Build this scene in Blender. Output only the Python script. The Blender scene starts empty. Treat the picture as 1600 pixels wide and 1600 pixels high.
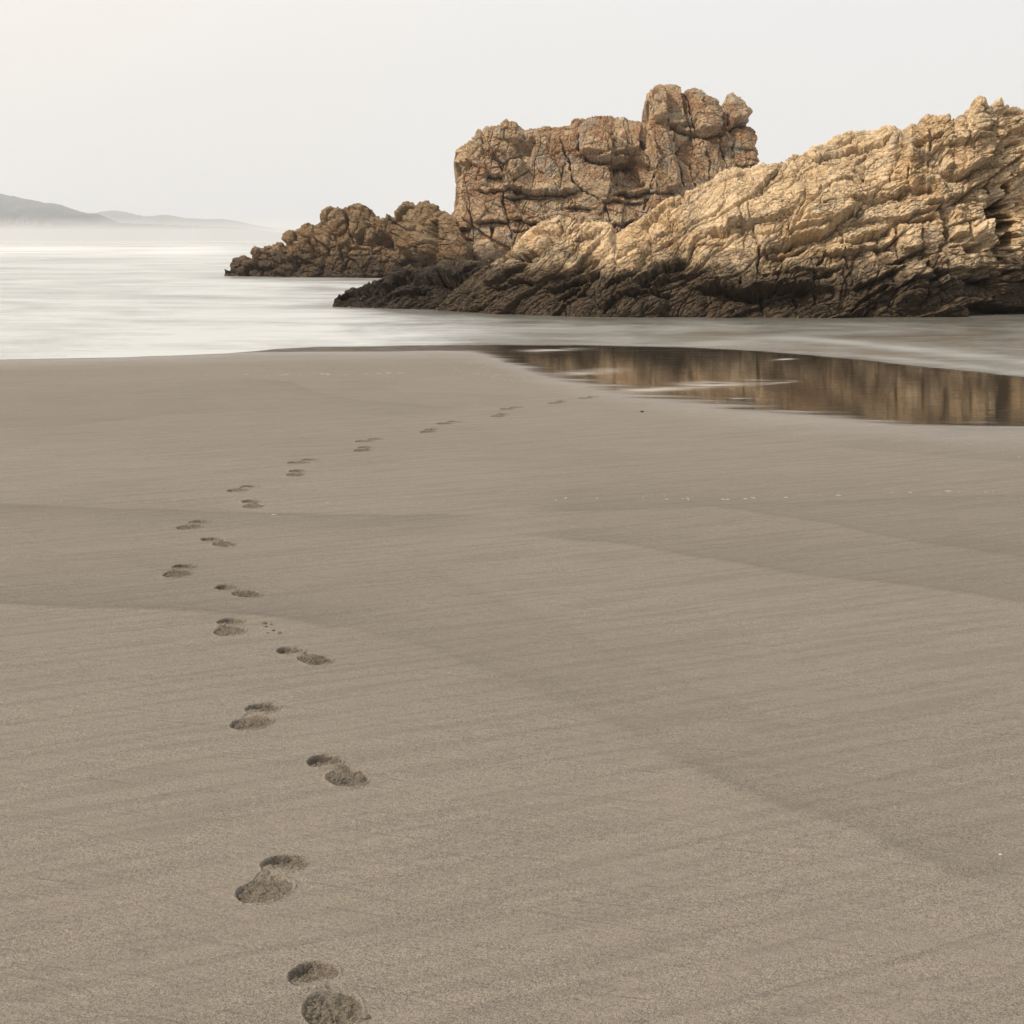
import bpy, math, random
import numpy as np

random.seed(7)
SC = bpy.context.scene
COL = SC.collection
R = math.radians

# ------------------------------------------------------------------ camera, sky, sun, exposure
FPX, EYE, HOR = 2600.0, 1.5, 375.0          # focal length in 1600 px units, eye height, horizon row
cam_d = bpy.data.cameras.new("camera")
cam_d.sensor_width = 36.0
cam_d.lens = 36.0 * FPX / 1600.0
cam_d.shift_y = -(800.0 - HOR) / 1600.0
cam_d.clip_start = 0.1
cam_d.clip_end = 30000.0
cam = bpy.data.objects.new("camera", cam_d)
cam.location = (0, 0, EYE)
cam.rotation_euler = (R(90), 0, 0)
COL.objects.link(cam)
SC.camera = cam

SUN_AZ, SUN_EL = R(243), R(46)              # azimuth clockwise from +Y: left and a little behind the camera
world = bpy.data.worlds.new("World")
SC.world = world
world.use_nodes = True
wn, wl = world.node_tree.nodes, world.node_tree.links
wn.clear()
w_out = wn.new('ShaderNodeOutputWorld')
w_bg = wn.new('ShaderNodeBackground'); w_bg.inputs['Strength'].default_value = 0.1
w_sky = wn.new('ShaderNodeTexSky'); w_sky.sky_type = 'NISHITA'; w_sky.sun_disc = False
w_sky.sun_elevation = SUN_EL; w_sky.sun_rotation = SUN_AZ
w_tc = wn.new('ShaderNodeTexCoord')
w_sep = wn.new('ShaderNodeSeparateXYZ')
w_ramp = wn.new('ShaderNodeValToRGB')
w_ramp.color_ramp.interpolation = 'EASE'
els = w_ramp.color_ramp.elements
els[0].position = 0.0; els[0].color = (0.78, 0.782, 0.765, 1)
els[1].position = 0.16; els[1].color = (0.845, 0.83, 0.805, 1)
e = els.new(0.45); e.color = (1.12, 1.09, 1.05, 1)
e = els.new(1.0); e.color = (1.2, 1.18, 1.14, 1)
w_mulc = wn.new('ShaderNodeMix'); w_mulc.data_type = 'RGBA'; w_mulc.blend_type = 'MULTIPLY'
w_mulc.inputs[0].default_value = 1.0; w_mulc.inputs[7].default_value = (10.8, 10.68, 10.62, 1)
w_noise = wn.new('ShaderNodeTexNoise'); w_noise.inputs['Scale'].default_value = 1.6; w_noise.inputs['Detail'].default_value = 3
w_map = wn.new('ShaderNodeMapping'); w_map.inputs['Scale'].default_value = (1, 1, 3)
w_nr = wn.new('ShaderNodeMapRange')
w_nr.inputs[1].default_value = 0.3; w_nr.inputs[2].default_value = 0.7
w_nr.inputs[3].default_value = 0.955; w_nr.inputs[4].default_value = 1.03
w_mul2 = wn.new('ShaderNodeVectorMath'); w_mul2.operation = 'SCALE'
# the cloud is a little brighter and warmer to the left, where the sun sits behind it
w_side = wn.new('ShaderNodeMapRange'); w_side.interpolation_type = 'SMOOTHSTEP'
w_side.inputs[1].default_value = 0.12; w_side.inputs[2].default_value = -0.35
w_warm = wn.new('ShaderNodeMix'); w_warm.data_type = 'RGBA'
w_warm.inputs[6].default_value = (0.975, 0.992, 1.015, 1); w_warm.inputs[7].default_value = (1.13, 1.06, 0.98, 1)
w_tint = wn.new('ShaderNodeMix'); w_tint.data_type = 'RGBA'; w_tint.blend_type = 'MULTIPLY'; w_tint.inputs[0].default_value = 1.0
w_mix = wn.new('ShaderNodeMix'); w_mix.data_type = 'RGBA'; w_mix.inputs[0].default_value = 0.93
wl.new(w_tc.outputs['Generated'], w_sep.inputs[0])
wl.new(w_sep.outputs['Z'], w_ramp.inputs[0])
wl.new(w_sep.outputs['X'], w_side.inputs[0])
wl.new(w_side.outputs[0], w_warm.inputs[0])
wl.new(w_ramp.outputs[0], w_mulc.inputs[6])
wl.new(w_mulc.outputs[2], w_tint.inputs[6]); wl.new(w_warm.outputs[2], w_tint.inputs[7])
wl.new(w_tc.outputs['Generated'], w_map.inputs[0]); wl.new(w_map.outputs[0], w_noise.inputs['Vector'])
wl.new(w_noise.outputs[0], w_nr.inputs[0])
wl.new(w_tint.outputs[2], w_mul2.inputs[0]); wl.new(w_nr.outputs[0], w_mul2.inputs['Scale'])
wl.new(w_sky.outputs[0], w_mix.inputs[6]); wl.new(w_mul2.outputs[0], w_mix.inputs[7])
wl.new(w_mix.outputs[2], w_bg.inputs['Color']); wl.new(w_bg.outputs[0], w_out.inputs['Surface'])

sun_d = bpy.data.lights.new("sun", 'SUN')
sun_d.energy = 4.7
sun_d.angle = R(4)
sun_d.color = (1.0, 0.89, 0.74)
sun = bpy.data.objects.new("sun", sun_d)
sun.location = (-20, -15, 30)
sd = (math.sin(SUN_AZ) * math.cos(SUN_EL), math.cos(SUN_AZ) * math.cos(SUN_EL), math.sin(SUN_EL))
from mathutils import Vector
sun.rotation_euler = Vector(sd).to_track_quat('Z', 'Y').to_euler()
COL.objects.link(sun)

SC.view_settings.view_transform = 'Standard'
SC.view_settings.look = 'None'
SC.view_settings.gamma = 1
SC.view_settings.exposure = 0.0
SC.cycles.use_denoising = True
SC.cycles.volume_bounces = 1
SC.cycles.max_bounces = 8
SC.cycles.volume_max_steps = 64
SC.cycles.volume_step_rate = 5

# ------------------------------------------------------------------ helpers
def tag(o, label=None, cat=None, group=None, kind=None):
    if label: o['label'] = label
    if cat: o['category'] = cat
    if group: o['group'] = group
    if kind: o['kind'] = kind
    return o

def ground(u, v):
    """point of the level beach seen at picture position (u, v)"""
    d = EYE * FPX / (v - HOR)
    return ((u - 800.0) / FPX * d, d)

def hash2(ix, iy, s):
    h = (ix.astype(np.int64) * 374761393 + iy.astype(np.int64) * 668265263 + s * 2147483647) & 0xffffffff
    h = ((h ^ (h >> 13)) * 1274126177) & 0xffffffff
    h = ((h ^ (h >> 16)) * 2246822519) & 0xffffffff
    h = h ^ (h >> 15)
    return (h & 0xffffff).astype(np.float32) / float(0xffffff)

def vnoise(x, y, s=0):
    """gradient noise, -1..1"""
    x0 = np.floor(x); y0 = np.floor(y)
    fx = (x - x0).astype(np.float32); fy = (y - y0).astype(np.float32)
    ux = fx * fx * fx * (fx * (fx * 6 - 15) + 10); uy = fy * fy * fy * (fy * (fy * 6 - 15) + 10)
    def g(i, j):
        a = hash2(x0 + i, y0 + j, s) * (2 * math.pi)
        return np.cos(a) * (fx - i) + np.sin(a) * (fy - j)
    a = g(0, 0) * (1 - ux) + g(1, 0) * ux
    b = g(0, 1) * (1 - ux) + g(1, 1) * ux
    return (a * (1 - uy) + b * uy) * 1.5

def fbm(x, y, octv=4, s=0, rough=0.5):
    r = 0; a = 1.0; t = 0
    for k in range(octv):
        r = r + a * vnoise(x * 2 ** k + 17.3 * k, y * 2 ** k - 9.1 * k, s + k); t += a; a *= rough
    return r / t

def ridged(x, y, octv=4, s=0):
    r = 0; a = 1.0; t = 0
    for k in range(octv):
        r = r + a * (1 - 2 * np.abs(vnoise(x * 2 ** k + 7.7 * k, y * 2 ** k + 3.1 * k, s + k))); t += a; a *= 0.5
    return r / t

def voro(x, y, s=0, jit=0.9):
    """F1, F2, cell random, local coords to the cell's point"""
    x0 = np.floor(x); y0 = np.floor(y)
    f1 = np.full(x.shape, 9.0, np.float32); f2 = f1.copy()
    cx = np.zeros_like(f1); cy = np.zeros_like(f1); lx = np.zeros_like(f1); ly = np.zeros_like(f1)
    for i in (-1, 0, 1):
        for j in (-1, 0, 1):
            gx = x0 + i; gy = y0 + j
            px = gx + 0.5 + jit * (hash2(gx, gy, s) - 0.5); py = gy + 0.5 + jit * (hash2(gx, gy, s + 77) - 0.5)
            dx = (x - px).astype(np.float32); dy = (y - py).astype(np.float32)
            d = np.sqrt(dx * dx + dy * dy)
            m = d < f1
            f2 = np.where(m, f1, np.minimum(f2, d))
            f1 = np.where(m, d, f1)
            cx = np.where(m, gx, cx); cy = np.where(m, gy, cy); lx = np.where(m, dx, lx); ly = np.where(m, dy, ly)
    return f1, f2, cx, cy, lx, ly

def blocks(x, y, s, off, tilt, crack, cw):
    """broken rock: every cell a tilted facet with its own offset, open cracks between"""
    f1, f2, cx, cy, lx, ly = voro(x, y, s)
    r0 = hash2(cx, cy, s + 5) - 0.5; r1 = hash2(cx, cy, s + 6) - 0.5; r2 = hash2(cx, cy, s + 8) - 0.5
    ed = f2 - f1
    dome = np.clip(ed / 0.45, 0, 1) ** 0.5
    return off * r0 * 2 + tilt * 2 * (r1 * lx + r2 * ly) - crack * np.exp(-(ed / cw) ** 2) + 0.12 * off * (dome - 0.8), r0 * 2

def smooth(a, b, x):
    t = np.clip((x - a) / (b - a), 0, 1)
    return t * t * (3 - 2 * t)

def seg_dist(U, V, pts):
    """distance to a polyline, side (+ below in the picture), position along"""
    best = np.full(U.shape, 1e9, np.float32); side = np.zeros(U.shape, np.float32); along = np.zeros(U.shape, np.float32)
    L = 0; tot = sum(math.dist(pts[i], pts[i + 1]) for i in range(len(pts) - 1))
    for (ax, ay), (bx, by) in zip(pts[:-1], pts[1:]):
        dx, dy = bx - ax, by - ay
        l2 = dx * dx + dy * dy + 1e-9
        t = np.clip(((U - ax) * dx + (V - ay) * dy) / l2, 0, 1)
        d = np.hypot(U - ax - t * dx, V - ay - t * dy)
        cr = dx * (V - ay) - dy * (U - ax)
        m = d < best
        best = np.where(m, d, best); side = np.where(m, np.sign(cr), side)
        along = np.where(m, (L + t * math.sqrt(l2)) / tot, along)
        L += math.sqrt(l2)
    return best, side, along

def in_poly(U, V, pts):
    ins = np.zeros(U.shape, bool)
    n = len(pts)
    for i in range(n):
        x1, y1 = pts[i]; x2, y2 = pts[(i + 1) % n]
        if y1 == y2: continue
        c = ((y1 > V) != (y2 > V)) & (U < (x2 - x1) * (V - y1) / (y2 - y1) + x1)
        ins ^= c
    return ins

def grid_mesh(name, X, Y, Z, mat, attrs=None, keep=None, smooth_shade=True):
    """a quad grid from 2-D arrays"""
    n, m = X.shape
    co = np.stack([X, Y, Z], -1).reshape(-1, 3).astype(np.float32)
    i = np.arange(n * m).reshape(n, m)
    q = np.stack([i[:-1, :-1], i[:-1, 1:], i[1:, 1:], i[1:, :-1]], -1).reshape(-1, 4)
    if keep is not None: q = q[keep.reshape(-1)]
    me = bpy.data.meshes.new(name)
    me.vertices.add(len(co)); me.vertices.foreach_set('co', co.ravel())
    me.loops.add(q.size); me.loops.foreach_set('vertex_index', q.ravel().astype(np.int32))
    me.polygons.add(len(q))
    me.polygons.foreach_set('loop_start', np.arange(0, q.size, 4, dtype=np.int32))
    me.polygons.foreach_set('loop_total', np.full(len(q), 4, np.int32))
    me.update(calc_edges=True)
    if smooth_shade: me.polygons.foreach_set('use_smooth', np.ones(len(q), bool))
    for k, a in (attrs or {}).items():
        at = me.attributes.new(k, 'FLOAT', 'POINT'); at.data.foreach_set('value', a.reshape(-1).astype(np.float32))
    me.materials.append(mat)
    o = bpy.data.objects.new(name, me); COL.objects.link(o)
    return o

def mesh_obj(name, verts, faces, mat, parent=None, sm=False):
    me = bpy.data.meshes.new(name)
    me.from_pydata([tuple(map(float, v)) for v in verts], [], faces); me.update()
    if sm: me.polygons.foreach_set('use_smooth', np.ones(len(faces), bool))
    me.materials.append(mat)
    o = bpy.data.objects.new(name, me); COL.objects.link(o)
    if parent: o.parent = parent
    return o

class NT:
    """small node-tree writer"""
    def __init__(s, name):
        s.m = bpy.data.materials.new(name); s.m.use_nodes = True
        s.n = s.m.node_tree.nodes; s.l = s.m.node_tree.links; s.n.clear()
        s.out = s.n.new('ShaderNodeOutputMaterial')
    def new(s, t, **kw):
        nd = s.n.new(t)
        for k, v in kw.items(): setattr(nd, k, v)
        return nd
    def put(s, sock, v):
        if isinstance(v, bpy.types.NodeSocket): s.l.new(v, sock)
        elif isinstance(v, (int, float)):
            sock.default_value = v
        else:
            v = tuple(v)
            sock.default_value = v if len(v) == len(sock.default_value) else v + (1,)
    def pos(s): return s.new('ShaderNodeNewGeometry').outputs['Position']
    def attr(s, nm): return s.new('ShaderNodeAttribute', attribute_name=nm).outputs['Fac']
    def mapv(s, vec, scale=(1, 1, 1), rot=(0, 0, 0), loc=(0, 0, 0)):
        if rot != (0, 0, 0):
            r_ = s.new('ShaderNodeMapping'); s.put(r_.inputs[0], vec); r_.inputs['Rotation'].default_value = rot
            vec = r_.outputs[0]; rot = (0, 0, 0)
        nd = s.new('ShaderNodeMapping'); s.put(nd.inputs[0], vec)
        nd.inputs['Scale'].default_value = scale; nd.inputs['Rotation'].default_value = rot; nd.inputs['Location'].default_value = loc
        return nd.outputs[0]
    def noise(s, vec, scale, detail=4, rough=0.55, dist=0.0):
        nd = s.new('ShaderNodeTexNoise'); s.put(nd.inputs['Vector'], vec)
        nd.inputs['Scale'].default_value = scale; nd.inputs['Detail'].default_value = detail
        nd.inputs['Roughness'].default_value = rough; nd.inputs['Distortion'].default_value = dist
        return nd.outputs[0]
    def vor(s, vec, scale, feature='F1', out='Distance'):
        nd = s.new('ShaderNodeTexVoronoi', feature=feature); s.put(nd.inputs['Vector'], vec); nd.inputs['Scale'].default_value = scale
        return nd.outputs[out]
    def mix(s, f, a, b, blend='MIX'):
        nd = s.new('ShaderNodeMix', data_type='RGBA', blend_type=blend)
        s.put(nd.inputs[0], f); s.put(nd.inputs[6], a); s.put(nd.inputs[7], b)
        return nd.outputs[2]
    def math(s, op, a, b=0.0, c=0.0, clamp=False):
        nd = s.new('ShaderNodeMath', operation=op, use_clamp=clamp)
        s.put(nd.inputs[0], a); s.put(nd.inputs[1], b); s.put(nd.inputs[2], c)
        return nd.outputs[0]
    def rng(s, v, a, b, c=0.0, d=1.0, interp='SMOOTHSTEP'):
        nd = s.new('ShaderNodeMapRange', interpolation_type=interp)
        s.put(nd.inputs[0], v)
        for k, x in zip((1, 2, 3, 4), (a, b, c, d)): s.put(nd.inputs[k], x)
        return nd.outputs[0]
    def bump(s, h, strength, dist, normal=None):
        nd = s.new('ShaderNodeBump'); s.put(nd.inputs['Height'], h)
        nd.inputs['Strength'].default_value = strength; nd.inputs['Distance'].default_value = dist
        if normal is not None: s.put(nd.inputs['Normal'], normal)
        return nd.outputs[0]
    def bsdf(s, col, rough, normal=None, spec=0.5, ior=1.45):
        nd = s.new('ShaderNodeBsdfPrincipled')
        s.put(nd.inputs['Base Color'], col); s.put(nd.inputs['Roughness'], rough)
        s.put(nd.inputs['Specular IOR Level'], spec); nd.inputs['IOR'].default_value = ior
        if normal is not None: s.put(nd.inputs['Normal'], normal)
        return nd.outputs[0]
    def mixs(s, f, a, b):
        nd = s.new('ShaderNodeMixShader'); s.put(nd.inputs[0], f); s.l.new(a, nd.inputs[1]); s.l.new(b, nd.inputs[2])
        return nd.outputs[0]
    def done(s, sh): s.l.new(sh, s.out.inputs['Surface']); return s.m

# ------------------------------------------------------------------ materials
def rock_material(name, light, mid, rust, grey, dark, zdark, rust_amt, grey_amt, dip=0, fs=1.0):
    t = NT(name); P = t.pos()
    z = t.new('ShaderNodeSeparateXYZ'); t.put(z.inputs[0], P); z = z.outputs['Z']
    big = t.noise(P, 0.55, 5, 0.6, 0.6); med = t.noise(P, 2.3, 6, 0.65, 0.4); fine = t.noise(P, 14, 6, 0.72)
    grn = t.noise(P, 34, 4, 0.85)
    c = t.mix(t.rng(med, 0.40, 0.60), mid, light)
    c = t.mix(t.math('MULTIPLY', t.rng(t.noise(t.mapv(P, loc=(7, 3, 1)), 0.75, 7, 0.7, 0.8), 0.45, 0.60), rust_amt), c, rust)
    c = t.mix(t.math('MULTIPLY', t.rng(t.noise(t.mapv(P, loc=(1, 9, 4)), 1.7, 6, 0.72, 0.5), 0.52, 0.60), grey_amt), c, grey)
    cell = t.attr('cell')
    c = t.mix(t.rng(cell, -1, 1, 0.0, 0.30, 'LINEAR'), c, t.mix(0.5, mid, rust))
    c = t.mix(t.rng(t.math('ADD', t.math('MULTIPLY', fine, 0.5), t.math('MULTIPLY', grn, 0.5)), 0.38, 0.62, 0.0, 1.0), t.mix(1.0, c, (0.72, 0.69, 0.65), 'MULTIPLY'), t.mix(1.0, c, (1.26, 1.25, 1.22), 'MULTIPLY'))
    # tidal zone: dark algae and mussels up to the high-water mark
    zz = t.math('ADD', z, t.math('ADD', t.math('MULTIPLY', t.math('SUBTRACT', med, 0.5), 1.3), t.math('MULTIPLY', t.math('SUBTRACT', big, 0.5), 1.1)))
    wetf = t.rng(zz, zdark[0], zdark[1], 1.0, 0.0)
    d2 = t.mix(t.rng(t.noise(P, 5, 5, 0.7), 0.42, 0.62), dark, t.mix(1.0, dark, (1.9, 1.7, 1.45), 'MULTIPLY'))
    c = t.mix(t.math('MULTIPLY', wetf, 0.93), c, d2)
    # limpets and barnacles
    sp = t.rng(t.vor(P, 9, 'F1'), 0.10, 0.17, 1.0, 0.0)
    spm = t.math('MULTIPLY', sp, t.math('MULTIPLY', t.rng(t.noise(P, 1.5, 2), 0.50, 0.60), t.rng(z, 0.55, 0.15)))
    c = t.mix(t.math('MULTIPLY', spm, 0.8), c, (0.36, 0.31, 0.20))
    h = t.math('ADD', t.math('MULTIPLY', fine, 0.7), t.math('MULTIPLY', grn, 0.25))
    crk = t.rng(t.vor(t.mapv(t.mix(0.12, P, t.new('ShaderNodeTexNoise').outputs[1]), scale=(1, 1, 1.3)), 6.5, 'DISTANCE_TO_EDGE'), 0.0, 0.07)
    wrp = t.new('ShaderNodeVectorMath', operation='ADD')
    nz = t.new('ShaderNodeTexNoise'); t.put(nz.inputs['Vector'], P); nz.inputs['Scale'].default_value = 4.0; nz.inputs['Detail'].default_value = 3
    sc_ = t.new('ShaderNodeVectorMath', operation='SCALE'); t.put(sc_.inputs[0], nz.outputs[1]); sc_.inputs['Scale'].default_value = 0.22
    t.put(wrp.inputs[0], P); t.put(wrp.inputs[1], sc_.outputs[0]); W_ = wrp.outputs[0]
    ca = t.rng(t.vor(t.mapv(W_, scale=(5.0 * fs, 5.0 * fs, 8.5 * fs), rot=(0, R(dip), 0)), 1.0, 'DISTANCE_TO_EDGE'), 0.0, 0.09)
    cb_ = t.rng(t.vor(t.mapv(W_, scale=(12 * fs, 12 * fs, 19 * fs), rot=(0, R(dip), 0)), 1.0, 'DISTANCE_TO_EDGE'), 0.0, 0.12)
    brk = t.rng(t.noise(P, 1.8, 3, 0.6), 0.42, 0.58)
    h = t.math('ADD', h, t.math('MULTIPLY', t.math('ADD', t.math('MULTIPLY', ca, 0.42), t.math('MULTIPLY', cb_, 0.20)), t.math('ADD', 0.35, t.math('MULTIPLY', brk, 0.75))))
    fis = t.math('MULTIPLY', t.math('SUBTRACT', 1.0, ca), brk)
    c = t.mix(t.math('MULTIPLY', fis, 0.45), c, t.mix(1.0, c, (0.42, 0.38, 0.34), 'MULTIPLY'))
    nrm = t.bump(h, 1.0, 0.07)
    return t.done(t.bsdf(c, t.rng(wetf, 0, 1, 0.9, 0.6, 'LINEAR'), nrm, 0.3))

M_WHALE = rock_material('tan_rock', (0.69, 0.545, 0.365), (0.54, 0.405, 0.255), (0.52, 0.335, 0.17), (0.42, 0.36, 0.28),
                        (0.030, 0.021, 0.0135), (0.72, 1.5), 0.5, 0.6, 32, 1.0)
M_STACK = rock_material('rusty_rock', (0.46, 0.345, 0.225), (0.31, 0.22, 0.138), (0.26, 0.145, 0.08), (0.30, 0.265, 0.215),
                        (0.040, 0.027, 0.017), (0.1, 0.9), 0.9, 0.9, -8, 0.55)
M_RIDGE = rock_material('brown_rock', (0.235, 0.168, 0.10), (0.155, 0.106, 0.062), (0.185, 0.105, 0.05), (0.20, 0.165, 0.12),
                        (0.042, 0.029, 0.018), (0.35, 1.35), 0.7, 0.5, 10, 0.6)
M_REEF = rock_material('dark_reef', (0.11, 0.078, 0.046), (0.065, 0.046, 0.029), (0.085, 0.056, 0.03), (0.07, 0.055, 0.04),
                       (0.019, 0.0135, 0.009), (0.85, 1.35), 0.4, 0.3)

def sand_material():
    t = NT('sand'); P = t.pos()
    base = (0.165, 0.142, 0.113)
    dk = (0.132, 0.1148, 0.0925)
    big = t.noise(t.mapv(P, (0.35, 0.6, 1), (0, 0, R(-18))), 0.8, 4, 0.5, 0.3)
    c = t.mix(t.rng(big, 0.3, 0.7, 0.0, 0.42), base, dk)
    c = t.mix(t.math('MULTIPLY', t.attr('swash'), 1.0), c, (0.082, 0.071, 0.058))
    streak = t.noise(t.mapv(P, (1.3, 17, 1), (0, 0, R(-27))), 1.0, 3, 0.55, 0.3)
    c = t.mix(t.rng(streak, 0.38, 0.56, 0.26, 0.0), c, (0.082, 0.070, 0.056))
    g1 = t.noise(P, 210, 1, 0.7); g2 = t.noise(P, 100, 1, 0.6); g3 = t.noise(P, 420, 0, 0.8)
    prs = t.attr('pressed')
    gr = t.math('ADD', t.math('MULTIPLY', g1, 1.0), t.math('ADD', t.math('MULTIPLY', g2, 0.5), t.math('MULTIPLY', g3, 1.3)))
    c = t.mix(t.rng(gr, 1.0, 1.8, 0.0, 1.0, 'LINEAR'), t.mix(1.0, c, (0.52, 0.52, 0.53), 'MULTIPLY'), t.mix(1.0, c, (1.48, 1.48, 1.47), 'MULTIPLY'))
    wet = t.attr('wet')
    c = t.mix(wet, c, t.mix(1.0, c, (0.62, 0.60, 0.58), 'MULTIPLY'))
    prs = t.attr('pressed')
    c = t.mix(t.math('MULTIPLY', prs, 0.85), c, t.mix(1.0, c, (0.62, 0.60, 0.56), 'MULTIPLY'))
    rip = t.noise(t.mapv(P, (4, 16, 1), (0, 0, R(14))), 1.0, 3, 0.5, 1.2)
    h = t.math('ADD', t.math('MULTIPLY', streak, 0.022), t.math('MULTIPLY', rip, 0.016))
    h = t.math('ADD', h, t.math('ADD', t.math('MULTIPLY', g1, 0.0022), t.math('MULTIPLY', g2, 0.0036)))
    n = t.bump(h, 1.0, 1.0)
    dmp = t.attr('damp')
    rough = t.rng(t.math('MAXIMUM', wet, t.math('MULTIPLY', dmp, 0.8)), 0, 1, 0.75, 0.30, 'LINEAR')
    return t.done(t.bsdf(c, rough, n, t.rng(t.math('MAXIMUM', wet, dmp), 0, 1, 0.35, 0.55, 'LINEAR')))
M_SAND = sand_material()

def pool_material():
    t = NT('pool_water'); P = t.pos()
    al = t.attr('film'); fo = t.attr('wisp')
    n1 = t.noise(t.mapv(P, (0.8, 4.5, 1), (0, 0, R(6))), 1.0, 5, 0.6)
    a = t.rng(t.math('ADD', al, t.math('MULTIPLY', t.math('SUBTRACT', n1, 0.5), 2.2)), 0.15, 0.95)
    a = t.math('MULTIPLY', a, t.rng(al, 0.02, 0.3))
    w1 = t.noise(t.mapv(P, (2.2, 11, 1)), 1.0, 3, 0.5); w2 = t.noise(t.mapv(P, (9, 42, 1)), 1.0, 2, 0.5)
    n = t.bump(t.math('ADD', t.math('MULTIPLY', w1, 0.0007), t.math('MULTIPLY', w2, 0.00022)), 1.0, 1.0)
    water = t.bsdf((0.016, 0.013, 0.010), 0.03, n, 0.42, 1.33)
    grit = t.noise(t.mapv(P, (3, 14, 1)), 1.0, 5, 0.7)
    mud = t.bsdf(t.mix(t.rng(grit, 0.42, 0.62), (0.035, 0.026, 0.018), (0.16, 0.13, 0.10)), 0.8, None, 0.1)
    water = t.mixs(t.math('MULTIPLY', t.attr('mud'), 0.85), water, mud)
    water = t.mixs(t.math('ADD', 0.10, t.math('MULTIPLY', t.rng(grit, 0.45, 0.65), 0.22)), water, t.bsdf((0.055, 0.044, 0.033), 0.9, None, 0.0))
    foam = t.bsdf((0.30, 0.275, 0.24), 0.8)
    sh = t.mixs(t.math('MULTIPLY', fo, t.rng(n1, 0.35, 0.6)), water, foam)
    tr = t.new('ShaderNodeBsdfTransparent').outputs[0]
    return t.done(t.mixs(a, tr, sh))
M_POOL = pool_material()

def sea_material():
    t = NT('sea_water'); P = t.pos()
    sp = t.new('ShaderNodeSeparateXYZ'); t.put(sp.inputs[0], P)
    ly = t.math('MULTIPLY', t.math('LOGARITHM', t.math('MAXIMUM', sp.outputs['Y'], 5.0), 2.718), 1.0)
    xx = t.math('DIVIDE', sp.outputs['X'], t.math('MAXIMUM', sp.outputs['Y'], 5.0))
    cb = t.new('ShaderNodeCombineXYZ'); t.put(cb.inputs[0], xx); t.put(cb.inputs[1], ly); L = cb.outputs[0]
    s1 = t.noise(t.mapv(L, (11, 7.5, 1), (0, 0, R(0.6))), 1.0, 6, 0.6, 0.5)
    s2 = t.noise(t.mapv(L, (17, 27, 1), (0, 0, R(-0.6)), (3, 1, 0)), 1.0, 6, 0.6, 0.2)
    s3 = t.noise(t.mapv(L, (22, 110, 1), (0, 0, 0), (5, 2, 0)), 1.0, 4, 0.6, 0.1)
    fo = t.attr('foam'); al = t.attr('edge'); ln = t.attr('swell')
    st = t.math('ADD', t.math('MULTIPLY', t.math('SUBTRACT', s1, 0.5), 1.25), t.math('ADD', t.math('MULTIPLY', t.math('SUBTRACT', s2, 0.5), 0.75), t.math('MULTIPLY', t.math('SUBTRACT', s3, 0.5), 0.2)))
    amp = t.math('MULTIPLY', fo, t.math('SUBTRACT', 1.25, fo))
    f = t.math('ADD', fo, t.math('ADD', t.math('MULTIPLY', st, t.math('ADD', t.math('MULTIPLY', amp, 3.6), 0.22)), ln), clamp=True)
    w1 = t.noise(t.mapv(P, (0.7, 3.2, 1)), 1.0, 3, 0.5)
    n = t.bump(w1, 1.0, 0.03)
    water = t.bsdf((0.10, 0.093, 0.078), 0.24, n, 0.5, 1.33)
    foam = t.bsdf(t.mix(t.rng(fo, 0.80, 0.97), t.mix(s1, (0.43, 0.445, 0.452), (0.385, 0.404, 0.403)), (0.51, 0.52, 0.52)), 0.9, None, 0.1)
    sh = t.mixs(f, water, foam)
    tr = t.new('ShaderNodeBsdfTransparent').outputs[0]
    a = t.rng(t.math('ADD', al, t.math('MULTIPLY', t.math('SUBTRACT', s3, 0.5), 0.5)), 0.15, 0.7)
    a = t.math('MULTIPLY', a, t.rng(al, 0.01, 0.12))
    return t.done(t.mixs(a, tr, sh))
M_SEA = sea_material()

def plain(name, col, rough=0.9, var=0.15, scale=5):
    t = NT(name); P = t.pos()
    c = t.mix(t.rng(t.noise(P, scale, 4, 0.6), 0.3, 0.7), t.mix(1.0, (*col, 1), (1 - var,) * 3, 'MULTIPLY'), t.mix(1.0, (*col, 1), (1 + var,) * 3, 'MULTIPLY'))
    return t.done(t.bsdf(c, rough, None, 0.2))
M_HILL = plain('hill_cover', (0.055, 0.06, 0.045), 1.0, 0.5, 0.02)
M_HWALL = plain('house_wall', (0.17, 0.16, 0.145), 0.9, 0.1, 0.2)
M_HROOF = plain('house_roof', (0.13, 0.10, 0.08), 0.9, 0.15, 0.2)
M_FOAMBIT = plain('dried_foam', (0.27, 0.25, 0.215), 0.8, 0.05, 60)
M_CLOD = plain('sand_clod', (0.13, 0.105, 0.08), 0.95, 0.3, 200)
M_PEBBLE = plain('pebble', (0.035, 0.028, 0.022), 0.6, 0.3, 120)
M_SHELL = plain('shell', (0.38, 0.36, 0.32), 0.4, 0.1, 200)

# ------------------------------------------------------------------ beach, pool, sea
def curve_y(pts):
    w = [ground(u, v) for u, v in pts]
    xs = np.array([p[0] for p in w]); ys = np.array([p[1] for p in w])
    return lambda x: np.interp(x, xs, ys)
SEA_EDGE = curve_y([(-1200, 567), (0, 561), (200, 557.5), (350, 552), (400, 548), (430, 544.5), (500, 541), (620, 539.5), (760, 538.5),
                    (900, 538.5), (1060, 541), (1150, 545.5), (1250, 552.5), (1350, 562), (1450, 573), (1530, 581), (1600, 588), (2000, 622), (2600, 670)])
POOL_LOW = curve_y([(330, 551), (430, 549.2), (600, 549), (690, 547.5), (735, 548.5), (765, 555), (795, 566), (830, 577), (890, 594), (950, 607),
                    (1020, 618), (1100, 629), (1200, 641), (1300, 651), (1400, 659), (1500, 664), (1600, 668), (2000, 690), (2600, 720)])

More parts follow.
